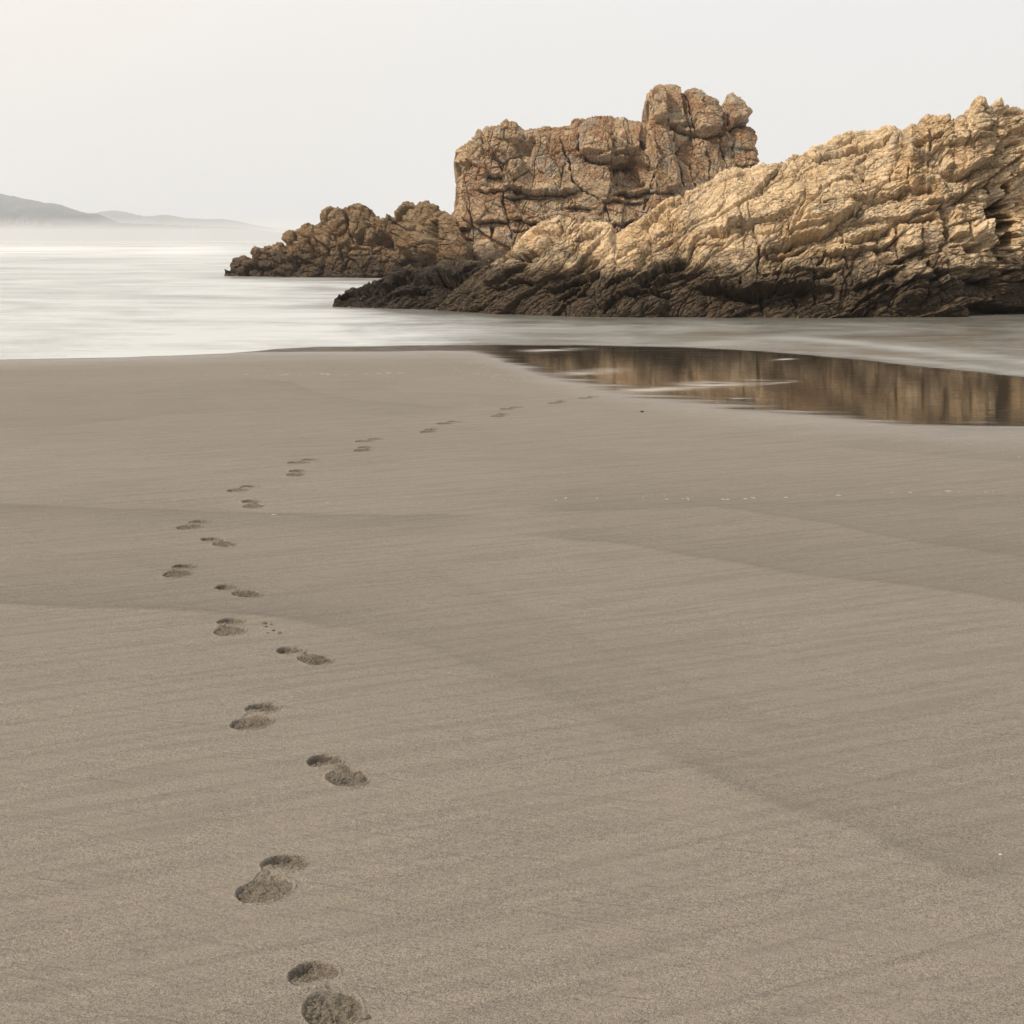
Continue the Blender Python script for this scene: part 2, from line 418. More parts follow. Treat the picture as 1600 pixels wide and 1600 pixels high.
SWASH = [  # (picture points, width towards the camera in metres, strength); the damp side lies below the line
    ([(-200, 780), (0, 787), (200, 794), (420, 801), (640, 803), (800, 805)], 0.9, 0.55),
    ([(-200, 860), (0, 850), (160, 836), (300, 812), (420, 803)], -0.8, 0.30),
    ([(110, 852), (200, 878), (300, 895), (420, 925), (560, 978), (700, 1020), (860, 1082), (1000, 1150), (1130, 1200)], -1.0, 0.36),
    ([(-200, 935), (0, 942), (160, 947), (320, 950), (450, 962), (560, 985)], -1.0, 0.60),
    ([(640, 870), (760, 925), (900, 990), (1010, 1040), (1150, 1095), (1330, 1180)], 0.9, 0.28),
    ([(780, 830), (960, 845), (1100, 868), (1260, 893), (1420, 912), (1600, 935), (1800, 960)], -1.2, 0.50),
    ([(800, 800), (1000, 794), (1110, 788), (1240, 806), (1400, 838), (1600, 868), (1800, 885)], -1.3, 0.50),
    ([(1110, 788), (1250, 784), (1400, 777), (1600, 772), (1800, 768)], 1.0, 0.42),
    ([(1000, 1150), (1130, 1215), (1280, 1270), (1440, 1330), (1600, 1390)], -0.6, 0.45),
    ([(-100, 672), (100, 664), (250, 648), (400, 640), (520, 628)], -1.6, 0.25),
    ([(380, 590), (450, 596), (490, 612), (560, 625), (680, 634), (760, 637)], 0.9, 0.32),
    ([(560, 600), (640, 612), (740, 616), (830, 617)], 0.8, 0.25),
    ([(1280, 695), (1400, 705), (1500, 714), (1650, 724)], -1.3, 0.30),
    ([(150, 640), (330, 615), (480, 604)], 0.8, 0.18),
]
def swash(X, Y):
    X, Y = X + 0.05 * fbm(X * 2.2, Y * 2.2, 3, 21) , Y + 0.06 * fbm(X * 2.2 + 5, Y * 2.2, 4, 22)
    out = np.zeros(X.shape, np.float32)
    for pts, wd, st in SWASH:
        w = [ground(u, v) for u, v in pts]
        w = [(x, y) for x, y in w]
        x0, x1 = min(p[0] for p in w) - 2.5, max(p[0] for p in w) + 2.5; y0, y1 = min(p[1] for p in w) - 2.5, max(p[1] for p in w) + 2.5
        m = (X > x0) & (X < x1) & (Y > y0) & (Y < y1)
        if not m.any(): continue
        d, side, al = seg_dist(X[m], Y[m], w)
        # in world space the far side of a left-to-right line has cross > 0
        sgn = -side if wd > 0 else side
        dd = d * sgn
        aw = abs(wd)
        endf = smooth(0, 0.12, al) * smooth(1.0, 0.88, al)
        f = np.where(dd > 0, np.exp(-dd / aw * 1.3), np.exp(-(dd / 0.022) ** 2))
        line = np.exp(-(d / 0.03) ** 2) * 0.35
        out[m] = np.maximum(out[m], 0.8 * (f * st + line * st) * endf)
    return out

def sand_z(X, Y):
    z = 0.010 * fbm(X * 0.33 + 2, Y * 0.33, 3, 11) + 0.0035 * fbm(X * 1.3, Y * 1.3 + 5, 2, 15)
    damp = smooth(0.0, 3.5, np.minimum(POOL_LOW(X), SEA_EDGE(X)) - Y)
    z = z * damp - 0.004
    deep = np.clip(Y - SEA_EDGE(X) - 0.3, 0, None)
    return z - np.minimum(deep * 0.05, 2.5)

def wet_attr(X, Y):
    n = fbm(X * 0.8, Y * 2.2, 3, 31)
    a = smooth(-0.2, -1.3, POOL_LOW(X) - Y + 0.35 * n) * 0.65 * smooth(-4, -1, X)
    return a

def damp_attr(X, Y):
    n = fbm(X * 0.7 + 4, Y * 1.6, 3, 33)
    return smooth(2.6, -0.1, np.minimum(POOL_LOW(X), SEA_EDGE(X)) - Y + 0.5 * n)

# footprints: (forefoot centre, heel centre) seen in the picture
PRINTS = [((520, 1577), (494, 1535)), ((414, 1389), (446, 1348)), ((542, 1214), (514, 1195)), ((393, 1129), (411, 1107)),
          ((492, 1029), (465, 1020)), ((359, 985), (361, 974)), ((385, 927), (351, 921)), ((277, 896), (286, 887)),
          ((351, 849), (336, 844)), ((295, 822), (310, 815)), ((395, 790), (390, 783)), ((372, 766), (388, 761)),
          ((462, 741), (463, 737)), ((465, 722), (484, 718)), ((566, 702.5), (569, 699)), ((570, 688), (587, 684.5)),
          ((668, 673), (674, 669)), ((695, 660.5), (711, 657.5)), ((777, 649), (785, 646)), ((793, 638.5), (808, 636)),
          ((866, 629.5), (876, 627)), ((915, 621.5), (927, 619.5))]
BOX = []
for (fp, hp) in PRINTS:
    F = np.array(ground(*fp)); H = np.array(ground(*hp))
    d = H - F; L = np.hypot(*d); d = d / L
    # keep the foot's real length; far prints take their turn from the picture
    ang = math.atan2(d[1], d[0])
    ang = min(max(ang, R(48)), R(132))
    d = np.array([math.cos(ang), math.sin(ang)])
    H = F + d * 0.163
    C = (F + H) / 2
    hx = abs(d[0]) * 0.175 + 0.105; hy = abs(d[1]) * 0.175 + 0.07
    BOX.append((C, F, H, d, (C[0] - hx, C[0] + hx, C[1] - hy, C[1] + hy)))

def lines(base, extra, eps):
    a = np.unique(np.concatenate([base, extra]))
    keep = [a[0]]
    ex = set(extra.tolist())
    for v in a[1:]:
        if v - keep[-1] < eps:
            if v in ex and keep[-1] not in ex: keep[-1] = v
            elif v in ex: keep.append(v)
            continue
        keep.append(v)
    return np.array(keep)
xl = np.concatenate([np.arange(-3, 3, 0.03)])
k = 3.0; side = []
while k < 60: side.append(k); k += max(0.035, (k - 3) * 0.03 + 0.035)
side.append(400.0)
xl = np.concatenate([-np.array(side[::-1]), xl, np.array(side)])
yl = [-12.0]
while yl[-1] < 45: yl.append(yl[-1] + max(0.012, 0.0042 * abs(yl[-1]) if yl[-1] > 0 else 0.3 + 0.0 * yl[-1]))
yl = np.array(yl + [60, 100, 300])
xl = lines(xl, np.array([b for B in BOX for b in B[4][:2]]), 0.014)
yl = lines(yl, np.array([b for B in BOX for b in B[4][2:]]), 0.010)
SX, SY = np.meshgrid(xl, yl)
cx = 0.5 * (SX[:-1, :-1] + SX[1:, 1:]); cy = 0.5 * (SY[:-1, :-1] + SY[1:, 1:])
keep = np.ones(cx.shape, bool)
for B in BOX:
    x0, x1, y0, y1 = B[4]
    keep &= ~((cx > x0) & (cx < x1) & (cy > y0) & (cy < y1))
sand = grid_mesh('sand', SX, SY, sand_z(SX, SY), M_SAND,
                 {'swash': swash(SX, SY), 'wet': wet_attr(SX, SY), 'damp': damp_attr(SX, SY), 'pressed': np.zeros(SX.shape)}, keep)
tag(sand, 'smooth grey brown wet sand of the beach', 'sand', kind='structure')

ORD = ['nearest the bottom edge, cut by the frame', 'second from the bottom edge, toes turned left', 'third from the bottom edge, toes turned right',
       'fourth from the bottom edge, long heel trailing right', 'fifth from the bottom, beside no clods, toes right', 'sixth from the bottom, left of the scattered sand clods',
       'seventh from the bottom, heel far to the left', 'eighth from the bottom, leftmost print of the trail', 'ninth from the bottom, right of the leftmost print',
       'tenth from the bottom, first above the leftmost print', 'eleventh from the bottom, just below the swash line', 'twelfth from the bottom, just above the swash line',
       'thirteenth from the bottom, where the trail bends right', 'fourteenth from the bottom, heel trailing far right', 'fifteenth from the bottom, eighth from the pool',
       'sixteenth from the bottom, seventh from the pool', 'sixth from the pool along the trail', 'fifth from the pool along the trail',
       'fourth from the pool along the trail', 'third from the pool along the trail', 'second from the pool along the trail', 'farthest of the trail, at the pool edge']
for i, (C, F, H, d, (x0, x1, y0, y1)) in enumerate(BOX):
    st = 0.0022 if i < 4 else (0.003 if i < 8 else 0.0045)
    nx = int((x1 - x0) / st) + 1; ny = int((y1 - y0) / st) + 1
    X, Y = np.meshgrid(np.linspace(x0, x1, nx), np.linspace(y0, y1, ny))
    s = 1 if (i % 2 == 1) else -1
    nrm = np.array([-d[1], d[0]]) * s
    def loc(P0): return (X - P0[0]) * d[0] + (Y - P0[1]) * d[1], (X - P0[0]) * nrm[0] + (Y - P0[1]) * nrm[1]
    a, b = loc(F); wob = 0.03 * fbm(X * 35, Y * 35, 3, 100 + i)
    sk = -s; af = a - 0.22 * b * sk; rf = np.sqrt((af / 0.080) ** 2 + (b / 0.060) ** 2) + wob
    a2, b2 = loc(H); a2s = a2 - 0.15 * (b2 - 0.004) * sk; rh = np.sqrt((a2s / 0.058) ** 2 + ((b2 - 0.004) / 0.053) ** 2) + wob
    a3, b3 = loc(C); rm = np.sqrt((a3 / 0.065) ** 2 + ((b3 - 0.030) / 0.018) ** 2) + wob
    df = 0.024 * smooth(1.0, 0.93, rf) * (0.75 - 4.0 * a.clip(-0.07, 0.07))
    dh = 0.024 * smooth(1.0, 0.93, rh) * smooth(-0.05, 0.03, a2) * (1.0 + 5 * a2.clip(-0.02, 0.06))
    dm = (0.006 + 0.004 * (i % 3)) * smooth(1.0, 0.6, rm)
    dep = np.maximum(np.maximum(df, dh), dm)
    ins = smooth(0.004, 0.014, dep)
    lug = np.abs(((a * 0.9 + 0.3 * np.abs(b)) / 0.0145) % 1.0 - 0.5) * 2
    tread = 0.006 * smooth(0.3, 0.7, lug) + 0.007 * fbm(X * 34, Y * 70, 3, 200 + i, 0.6) + 0.012 * ridged(X * 20 + 0.3 * i, Y * 60 + 15 * X, 3, 300 + i)
    rim = 0.0055 * np.exp(-((np.minimum(rf, rh) - 1.06) / 0.055) ** 2) * smooth(-0.5, 0.5, fbm(X * 18, Y * 18, 2, 400 + i) + 0.2)
    Z = sand_z(X, Y) - dep * (1 + 0.0 * X) + ins * tread + rim
    fade = np.minimum(np.minimum(X - x0, x1 - X), np.minimum(Y - y0, y1 - Y))
    Z = np.where(fade > 0.008, Z, sand_z(X, Y))
    # a ring tucked just under the beach sheet closes the joint
    X2 = np.pad(X, 1, 'edge'); Y2 = np.pad(Y, 1, 'edge')
    X2[:, 0] -= 0.02; X2[:, -1] += 0.02; Y2[0] -= 0.02; Y2[-1] += 0.02
    Z2 = sand_z(X2, Y2) - 0.0004; Z2[1:-1, 1:-1] = Z
    at = {'swash': swash(X2, Y2), 'wet': wet_attr(X2, Y2), 'damp': damp_attr(X2, Y2), 'pressed': np.pad(ins, 1)}
    X2 = X2 - C[0]; Y2 = Y2 - C[1]
    o = grid_mesh('footprint', X2, Y2, Z2, M_SAND, at)
    o.location = (C[0], C[1], 0)
    tag(o, 'shoe print pressed in the sand, ' + ORD[i], 'footprint', 'footprints crossing the beach')

# pool: a thin mirror of standing water left by the tide
px = np.concatenate([np.linspace(-6.5, 9, 520), np.linspace(9.2, 30, 40)])
pt = np.linspace(0, 1, 260)
PX, PT = np.meshgrid(px, pt)
lo = POOL_LOW(PX) - 1.2; hi = SEA_EDGE(PX) + 2.2
PY = lo + (hi - lo) * PT
film = smooth(-0.7, 1.0, (PY - POOL_LOW(PX)) / np.interp(PX, [-6, -1, -0.4, 0.6, 2, 3, 6, 30], [0.10, 0.12, 1.5, 2.2, 1.5, 1.1, 0.9, 0.9]))
film *= smooth(-7.2, -3.6, PX)
wisp = np.zeros(PX.shape)
for (ua, va), (ub, vb), wd, st in [((985, 611), (1180, 596), 0.22, 0.9), ((1040, 607), (1110, 598), 0.22, 0.9), ((1195, 599.5), (1238, 595.5), 0.08, 1.1), ((1210, 563), (1235, 560), 0.08, 0.9),
                                   ((838, 548), (890, 545), 0.22, 0.9), ((893, 584), (950, 578), 0.22, 0.8), ((1150, 622), (1180, 621), 0.05, 0.8)]:
    dd, _, al = seg_dist(PX, PY, [ground(ua, va), ground(ub, vb)])
    wisp = np.maximum(wisp, st * np.exp(-(dd / wd) ** 2))
pool = grid_mesh('pool', PX, PY, np.full(PX.shape, -0.0027), M_POOL, {'film': film, 'wisp': wisp, 'mud': smooth(0.1, -0.9, PX)})
tag(pool, 'shallow mirror pool reflecting the rocks', 'pool', kind='structure')

# sea
sx = np.concatenate([-np.geomspace(9000, 40, 60), np.linspace(-39, -9, 80), np.linspace(-8.9, 12, 420), np.linspace(12.3, 39, 60), np.geomspace(40, 9000, 60)])
st_ = np.concatenate([np.linspace(-0.9, 3, 130), np.geomspace(3.1, 12000, 330)])
X, T = np.meshgrid(sx, st_)
Y = SEA_EDGE(X) + T
edge = smooth(-0.45, 0.35, T + 0.12 * fbm(X * 0.5, T * 0.5, 3, 61) + 0.02)
softw = np.interp(X, [-9, -4, -2, 3, 12], [0.20, 0.20, 0.45, 0.5, 0.6])
edge = smooth(-1.0, 1.0, (T + 0.05) / softw + 0.35 * fbm(X * 0.45, Y * 2.5, 3, 62))
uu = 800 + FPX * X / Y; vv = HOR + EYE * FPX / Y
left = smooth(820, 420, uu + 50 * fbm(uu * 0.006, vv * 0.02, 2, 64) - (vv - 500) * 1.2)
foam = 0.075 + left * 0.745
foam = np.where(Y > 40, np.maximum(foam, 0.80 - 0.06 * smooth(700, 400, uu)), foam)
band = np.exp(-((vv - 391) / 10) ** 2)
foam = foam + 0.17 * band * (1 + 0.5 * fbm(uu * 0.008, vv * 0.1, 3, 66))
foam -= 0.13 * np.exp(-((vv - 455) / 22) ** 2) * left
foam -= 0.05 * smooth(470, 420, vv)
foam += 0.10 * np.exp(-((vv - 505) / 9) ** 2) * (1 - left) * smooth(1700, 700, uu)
# darker calm water around the feet of the rocks
for pts, rad, stt in [([(522, 481), (700, 487), (860, 496), (1200, 499), (1600, 494)], 1.6, 0.10), ([(352, 432), (600, 435), (700, 440)], 3.2, 0.22), ([(522, 480), (620, 480), (700, 487)], 1.5, 0.35)]:
    dd, _, _ = seg_dist(X, Y, [ground(u, v) for u, v in pts]); foam -= stt * np.exp(-(dd / rad) ** 2)
swell = np.zeros(X.shape)
for pts, wd, stt in [([(1180, 524), (1300, 532), (1420, 545), (1520, 556), (1620, 566), (1900, 590)], 0.40, 0.26), ([(1020, 545), (1120, 535), (1250, 522), (1400, 516)], 0.6, 0.14),
                     ([(1250, 549), (1400, 560), (1600, 583), (1900, 610)], 0.28, 0.18), ([(700, 520), (900, 512), (1100, 516)], 0.9, 0.08), ([(0, 559), (200, 556), (400, 546)], 0.5, 0.10)]:
    dd, sd_, al = seg_dist(X, Y, [ground(u, v) for u, v in pts])
    swell += stt * np.exp(-(dd / wd) ** 2) * smooth(0, 0.15, al)
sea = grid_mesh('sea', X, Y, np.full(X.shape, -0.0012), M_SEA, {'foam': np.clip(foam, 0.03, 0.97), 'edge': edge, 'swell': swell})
tag(sea, 'misty pale sea smoothed to streaks', 'sea', kind='structure')

# ------------------------------------------------------------------ rocks
ZOOM = {'A': (680, 120, 6.154), 'B': (940, 120, 6.154), 'C': (680, 300, 6.154), 'D': (940, 300, 6.154), 'E': (1160, 180, 6.154),
        'F': (1400, 140, 8), 'G': (1160, 320, 6.154), 'H': (1400, 320, 8), 'I': (345, 310, 8), 'J': (510, 310, 8)}
def zp(code, pts):
    a, b, s = ZOOM[code]
    return [(a + x / s, b + y / s) for x, y in pts]

def build_rock(name, outline, base, gain, prof, thick, feats, fields, mat, ncol, nrow, nback, ksm, lo=10, crest=0.7):
    ol = np.array(outline, float)
    seg = np.hypot(*np.diff(ol, axis=0).T); cum = np.concatenate([[0], np.cumsum(seg)])
    s = np.linspace(0, cum[-1], ncol)
    ou = np.interp(s, cum, ol[:, 0]); ov = np.interp(s, cum, ol[:, 1])
    # feet of the columns spread evenly under the outline
    ds = s[1] - s[0]; kw = max(3, int(ksm / ds)); kern = np.hanning(2 * kw + 1); kern /= kern.sum()
    bu = np.convolve(np.pad(ou, kw, 'edge'), kern, 'valid')
    bu = np.maximum.accumulate(bu)
    bu = bu + np.linspace(0, 1e-3, ncol)
    bt = np.array(base, float); bv = np.interp(bu, bt[:, 0], bt[:, 1])
    tt = np.linspace(0, 1, nrow)[:, None]
    U = bu[None] + (ou - bu)[None] * tt
    vb = bv + lo
    V = vb[None] + (np.minimum(ov, vb - 0.5) - vb)[None] * tt
    D0 = EYE * FPX / (bv - HOR)
    Hm = np.clip((bv - ov) / FPX * D0, 0.02, None)
    Hs = np.convolve(np.pad(Hm, kw, 'edge'), kern, 'valid')
    Dd = D0[None] + (gain(bu) * Hs)[None] * prof(tt)
    X = (U - 800) / FPX * Dd; Y = Dd; Z = EYE + (HOR - V) * Dd / FPX
    # back side
    q = (np.linspace(0, 1, nback + 1)[1:, None]) ** 1.3
    Bt = (thick(bu) * np.clip(Hs, 0.3, None))[None]
    Yb = Y[-1][None] + Bt * np.sin(q * math.pi / 2)
    Zb = Z[-1][None] - (Z[-1] + 0.4)[None] * (1 - np.cos(q * math.pi / 2)) ** 0.9
    Xb = np.repeat(X[-1][None], nback, 0) + 0 * Yb
    X = np.vstack([X, Xb]); Y = np.vstack([Y, Yb]); Z = np.vstack([Z, Zb])
    U2 = np.vstack([U, np.repeat(U[-1][None], nback, 0)]); V2 = np.vstack([V, np.repeat(V[-1][None], nback, 0)])
    name_deep = fields is whale_fields
    front = np.vstack([np.ones((nrow, ncol)), np.zeros((nback, ncol)) + np.exp(-q * 12)])
    # smooth normals of the plain form
    P = np.stack([X, Y, Z], -1)
    step = 6
    def blur(A, n):
        for ax in (0, 1):
            pad = [(0, 0)] * A.ndim; pad[ax] = (n, n)
            cs = np.cumsum(np.pad(A, pad, 'edge'), axis=ax)
            cs = np.concatenate([np.zeros_like(np.take(cs, [0], ax)), cs], ax)
            hi_ = np.take(cs, range(2 * n + 1, cs.shape[ax]), ax); lo_ = np.take(cs, range(0, cs.shape[ax] - 2 * n - 1), ax)
            A = (hi_ - lo_) / (2 * n + 1)
        return A
    Pb = blur(P, 14)
    gu = np.gradient(Pb, axis=1); gv = np.gradient(Pb, axis=0)
    N = np.cross(gu, gv); N /= (np.linalg.norm(N, axis=-1, keepdims=True) + 1e-9)
    if N[nrow // 2, ncol // 2, 1] > 0: N = -N
    arc = np.concatenate([np.zeros((1, ncol)), np.cumsum(np.linalg.norm(np.diff(P, axis=0), axis=-1), 0)], 0)
    arc = arc * 0.15 + (Z + np.where(np.arange(nrow + nback)[:, None] >= nrow, 1, 0) * (Z[nrow - 1][None] - Z) * 2) * 0.85
    scale = D0[ncol // 2] / FPX
    Uw = U2 + 5 * fbm(U2 * 0.03, V2 * 0.03, 3, 91) + 1.6 * vnoise(U2 * 0.16, V2 * 0.16, 95)
    Vw = V2 + 5 * fbm(U2 * 0.03 + 40, V2 * 0.03, 3, 92) + 1.6 * vnoise(U2 * 0.16, V2 * 0.16 + 30, 96)
    macro, micro, cell = fields(X, arc, U2, V2)
    rowt = np.vstack([tt, np.ones((nback, 1))])
    env = (1 - crest * smooth(0.84, 1.0, rowt)) * np.clip(Hs / 1.1, 0.3, 1)[None]
    disp = macro * env + micro
    feat = np.zeros_like(disp); cave = np.zeros_like(disp); fenv = 1 - 0.7 * smooth(0.93, 1.0, rowt)
    for f in feats:
        kind = f[0]
        if kind == 'bulge':
            _, code, (cx_, cy_), rx, ry, hgt = f[:6]
            (cx_, cy_), = zp(code, [(cx_, cy_)]); sc = ZOOM[code][2]; rx /= sc; ry /= sc
            m = (np.abs(Uw - cx_) < rx * 1.1) & (np.abs(Vw - cy_) < ry * 1.1)
            ta = hash2(np.array([int(cx_)]), np.array([int(cy_)]), 3)[0] * 0.8 - 0.4
            ex = ((Uw[m] - cx_) * math.cos(ta) + (Vw[m] - cy_) * math.sin(ta)) / rx; ey = ((Vw[m] - cy_) * math.cos(ta) - (Uw[m] - cx_) * math.sin(ta)) / ry
            r2 = np.abs(ex) ** 2.8 + np.abs(ey) ** 2.8
            feat[m] = np.maximum(feat[m], 0.8 * hgt * np.sqrt(np.clip(1 - r2 ** 1.5, 0, 1)) * (1 - 0.25 * ey - 0.15 * ex)) if hgt > 0 else feat[m] + hgt * np.clip(1 - r2, 0, 1)
        elif kind == 'poly':
            _, code, pts, dep, soft = f
            pts = zp(code, pts)
            xs = [p[0] for p in pts]; ys = [p[1] for p in pts]
            m = (Uw > min(xs) - soft) & (Uw < max(xs) + soft) & (Vw > min(ys) - soft) & (Vw < max(ys) + soft)
            um, vm = Uw[m], Vw[m]
            d_, _, _ = seg_dist(um, vm, pts + [pts[0]])
            ins = in_poly(um, vm, pts)
            (cave if dep < -0.85 else feat)[m] += dep * smooth(-soft * 0.3, soft, np.where(ins, d_, -d_))
        else:
            _, code, pts, w, dep, led, ll = f
            pts = zp(code, pts)
            if pts[0][0] > pts[-1][0]: pts = pts[::-1]
            xs = [p[0] for p in pts]; ys = [p[1] for p in pts]; mg = max(ll * 3, w * 4) + 2
            m = (Uw > min(xs) - mg) & (Uw < max(xs) + mg) & (Vw > min(ys) - mg) & (Vw < max(ys) + mg)
            d_, side_, al = seg_dist(Uw[m], Vw[m], pts)
            endf = smooth(0, 0.12, al) * smooth(1, 0.88, al) * 0.8 + 0.2
            vary = np.clip(0.75 + 0.9 * vnoise(Uw[m] * 0.09 + len(pts), Vw[m] * 0.09, 97), 0.2, 1.5)
            r = -dep * vary * np.exp(-(d_ / (w * vary)) ** 2) * endf
            if led:
                below = np.where(side_ > 0, 1.0, 0.0)
                r += endf * led * (-0.7 * below * np.exp(-d_ / ll) + 0.35 * (1 - below) * np.exp(-d_ / (ll * 0.7)))
            (cave if dep > 0.62 and name_deep else feat)[m] += r
    tot = (disp + feat * fenv) * front + disp * (1 - front)
    # the tips stay closed
    tip = smooth(0, 0.012, np.linspace(0, 1, ncol)) * smooth(1, 0.988, np.linspace(0, 1, ncol))
    tot = tot * tip[None]
    P = P + N * tot[..., None]
    P[..., 1] -= cave * front * tip[None]
    ox, oy = float(P[..., 0].mean()), float(P[..., 1].mean())
    o = grid_mesh(name, P[..., 0] - ox, P[..., 1] - oy, P[..., 2], mat, {'cell': cell}, smooth_shade=True)
    o.location = (ox, oy, 0)
    return o

def whale_fields(x, b, U, V):
    dip = np.interp(x, [-2, 1, 4, 6, 8, 12], [1.0, 0.85, 0.62, 0.42, 0.28, 0.25])
    xs = np.linspace(-4, 16, 400); S = np.concatenate([[0], np.cumsum(np.interp(0.5 * (xs[1:] + xs[:-1]), [-2, 1, 4, 6, 8, 12], [1.0, 0.85, 0.62, 0.42, 0.28, 0.25]) * np.diff(xs))])
    wx = 0.25 * fbm(x * 0.7, b * 0.7, 3, 3); wy = 0.22 * fbm(x * 0.8 + 9, b * 0.8, 3, 4)
    w = b - np.interp(x, xs, S) + wy; a = x + 0.4 * b + wx
    b1, c1 = blocks(a / 2.0, w / 0.8, 1, 0.05, 0.05, 0.07, 0.04)
    b2, c2 = blocks(a / 0.62 + 3, w / 0.27, 2, 0.020, 0.026, 0.045, 0.06)
    b3, c3 = blocks(a / 0.25 + 0.35 * vnoise(x * 3, b * 3, 8), w / 0.14 + 0.35 * vnoise(x * 3 + 9, b * 3, 18), 3, 0.012, 0.020, 0.045, 0.12)
    b5, c5 = blocks(x / 0.11 + 0.3 * vnoise(x * 7, b * 7, 8), w / 0.075, 4, 0.006, 0.010, 0.012, 0.15)
    low = smooth(1.3, 0.3, b + 0.4 * fbm(x * 0.7, b, 2, 12))
    lay = ridged(a * 0.35, w * 3.2, 3, 21)
    rightc = smooth(8.6, 9.6, x + 0.3 * b)
    b4, c4 = blocks(x / 0.42, b / 0.4, 6, 0.09, 0.10, 0.05, 0.1)
    calm = smooth(-0.15, 0.35, fbm(x * 0.55 + 3, w * 0.9, 2, 131)) * (1 - low)
    n1 = vnoise(a * 0.32, w * 1.35, 141) + 0.10 * vnoise(x * 3, b * 3, 142); n2 = vnoise(x * 0.95 - 0.25 * b, b * 0.38, 143) + 0.10 * vnoise(x * 3.3, b * 3, 144)
    long_ = -0.11 * np.exp(-(n1 / 0.035) ** 2) - 0.08 * np.exp(-(n2 / 0.022) ** 2) * smooth(-0.2, 0.3, vnoise(x * 0.8, b * 0.8, 145))
    shelf = 0.09 * np.tanh(n1 / 0.05)
    d = b1 + long_ + shelf + 0.055 * lay * (0.12 + 1.1 * low) + 0.12 * fbm(x * 0.5, b * 0.6, 3, 30)
    m = b2 * (1 - 0.3 * low) * (1 - 0.6 * calm) + b3 * (1 - 0.4 * low) * (1 - 0.5 * calm) + b5 * (1 - 0.3 * calm) + rightc * smooth(1.6, 2.6, b) * 0.7 * b4 + 0.012 * fbm(x * 9, b * 9, 4, 33, 0.65) + 0.024 * ridged(a * 3, w * 9, 3, 35) * (0.35 + low)
    return d, m, 0.5 * c1 + 0.5 * c2

def stack_fields(x, b, U, V):
    wx = 0.4 * fbm(x * 0.4, b * 0.4, 3, 43); wy = 0.4 * fbm(x * 0.4 + 9, b * 0.4, 3, 44)
    a = x - 0.22 * b * smooth(2, 6, x) * -1 + wx; w = b + wy + 0.1 * x
    b1, c1 = blocks(a / 2.2, w / 2.6, 41, 0.16, 0.34, 0.05, 0.03)
    b2, c2 = blocks(a / 0.9 + 3, w / 1.1, 42, 0.06, 0.15, 0.03, 0.04)
    b3, c3 = blocks(a / 0.36 + 0.4 * vnoise(x * 1.5, b * 1.5, 8), w / 0.42 + 0.4 * vnoise(x * 1.5, b * 1.5, 19), 43, 0.028, 0.055, 0.055, 0.06)
    b5, c5 = blocks(x / 0.17, b / 0.19, 49, 0.016, 0.032, 0.028, 0.10)
    leftc = smooth(0.2, -0.9, x - 0.05 * b) * smooth(3.2, 4.4, b)
    b4, c4 = blocks(x / 0.42, b / 0.42, 46, 0.13, 0.10, 0.10, 0.1)
    calm = smooth(-0.25, 0.35, fbm(x * 0.45, b * 0.45, 2, 57)) * (1 - leftc)
    n2 = vnoise(a * 0.75, b * 0.16, 151) + 0.06 * vnoise(x * 2, b * 2, 152)
    d = b1 - 0.10 * np.exp(-(n2 / 0.02) ** 2) + 0.10 * np.tanh(n2 / 0.04) * smooth(3.0, 5.0, x) + b2 * (1 - 0.5 * calm) + 0.22 * fbm(x * 0.3, b * 0.3, 3, 50)
    m = b3 * (1 - 0.6 * calm) + b5 * (1 - 0.4 * calm) + 0.75 * leftc * b4 + 0.035 * fbm(x * 5, b * 5, 5, 53, 0.65) + 0.05 * ridged(x * 1.6, b * 1.6, 4, 55) * (1 - 0.5 * calm)
    return d, m, 0.6 * c1 + 0.4 * c2

def ridge_fields(x, b, U, V):
    wx = 0.25 * fbm(x * 0.8, b * 0.8, 3, 73); wy = 0.25 * fbm(x * 0.8 + 9, b * 0.8, 3, 74)
    a = x + wx; w = b + wy
    f1, f2, cx_, cy_, lx, ly = voro(a / 0.95, w / 0.75, 71)
    dome = np.sqrt(np.clip(1 - (f1 / 0.75) ** 2, 0, 1))
    f1b, f2b, *_ = voro(a / 0.42 + 4, w / 0.38, 75)
    domeb = np.sqrt(np.clip(1 - (f1b / 0.75) ** 2, 0, 1))
    b3, c3 = blocks(a / 0.34, w / 0.30, 77, 0.045, 0.08, 0.05, 0.08)
    b2, c2 = blocks(a / 0.85 + 5, w / 0.7, 78, 0.12, 0.34, 0.09, 0.05)
    b5, c5 = blocks(x / 0.15, b / 0.14, 83, 0.016, 0.03, 0.02, 0.12)
    d = 0.07 * (dome - 0.6) - 0.08 * np.exp(-((f2 - f1) / 0.07) ** 2) + 0.05 * (domeb - 0.6) + b2
    m = 0.8 * b3 + b5 + 0.04 * fbm(x * 6, b * 6, 5, 79, 0.65) + 0.05 * ridged(x * 3, b * 3, 4, 81)
    return d, m, hash2(cx_, cy_, 9) * 2 - 1

def reef_fields(x, b, U, V):
    w = b - 0.42 * x + 0.12 * fbm(x * 1.2, b * 1.2, 3, 84); a = x
    b1, c1 = blocks(a / 1.1, w / 0.34, 85, 0.11, 0.10, 0.11, 0.07)
    b2, c2 = blocks(a / 0.30, w / 0.15, 86, 0.045, 0.05, 0.04, 0.1)
    b3, c3 = blocks(a / 0.11, b / 0.10, 88, 0.022, 0.03, 0.02, 0.12)
    return b1 * 0.9 + 0.05 * ridged(a * 1.2, w * 5, 3, 87), 0.45 * b2 + 0.8 * b3 + 0.02 * fbm(x * 10, b * 10, 3, 89), c1

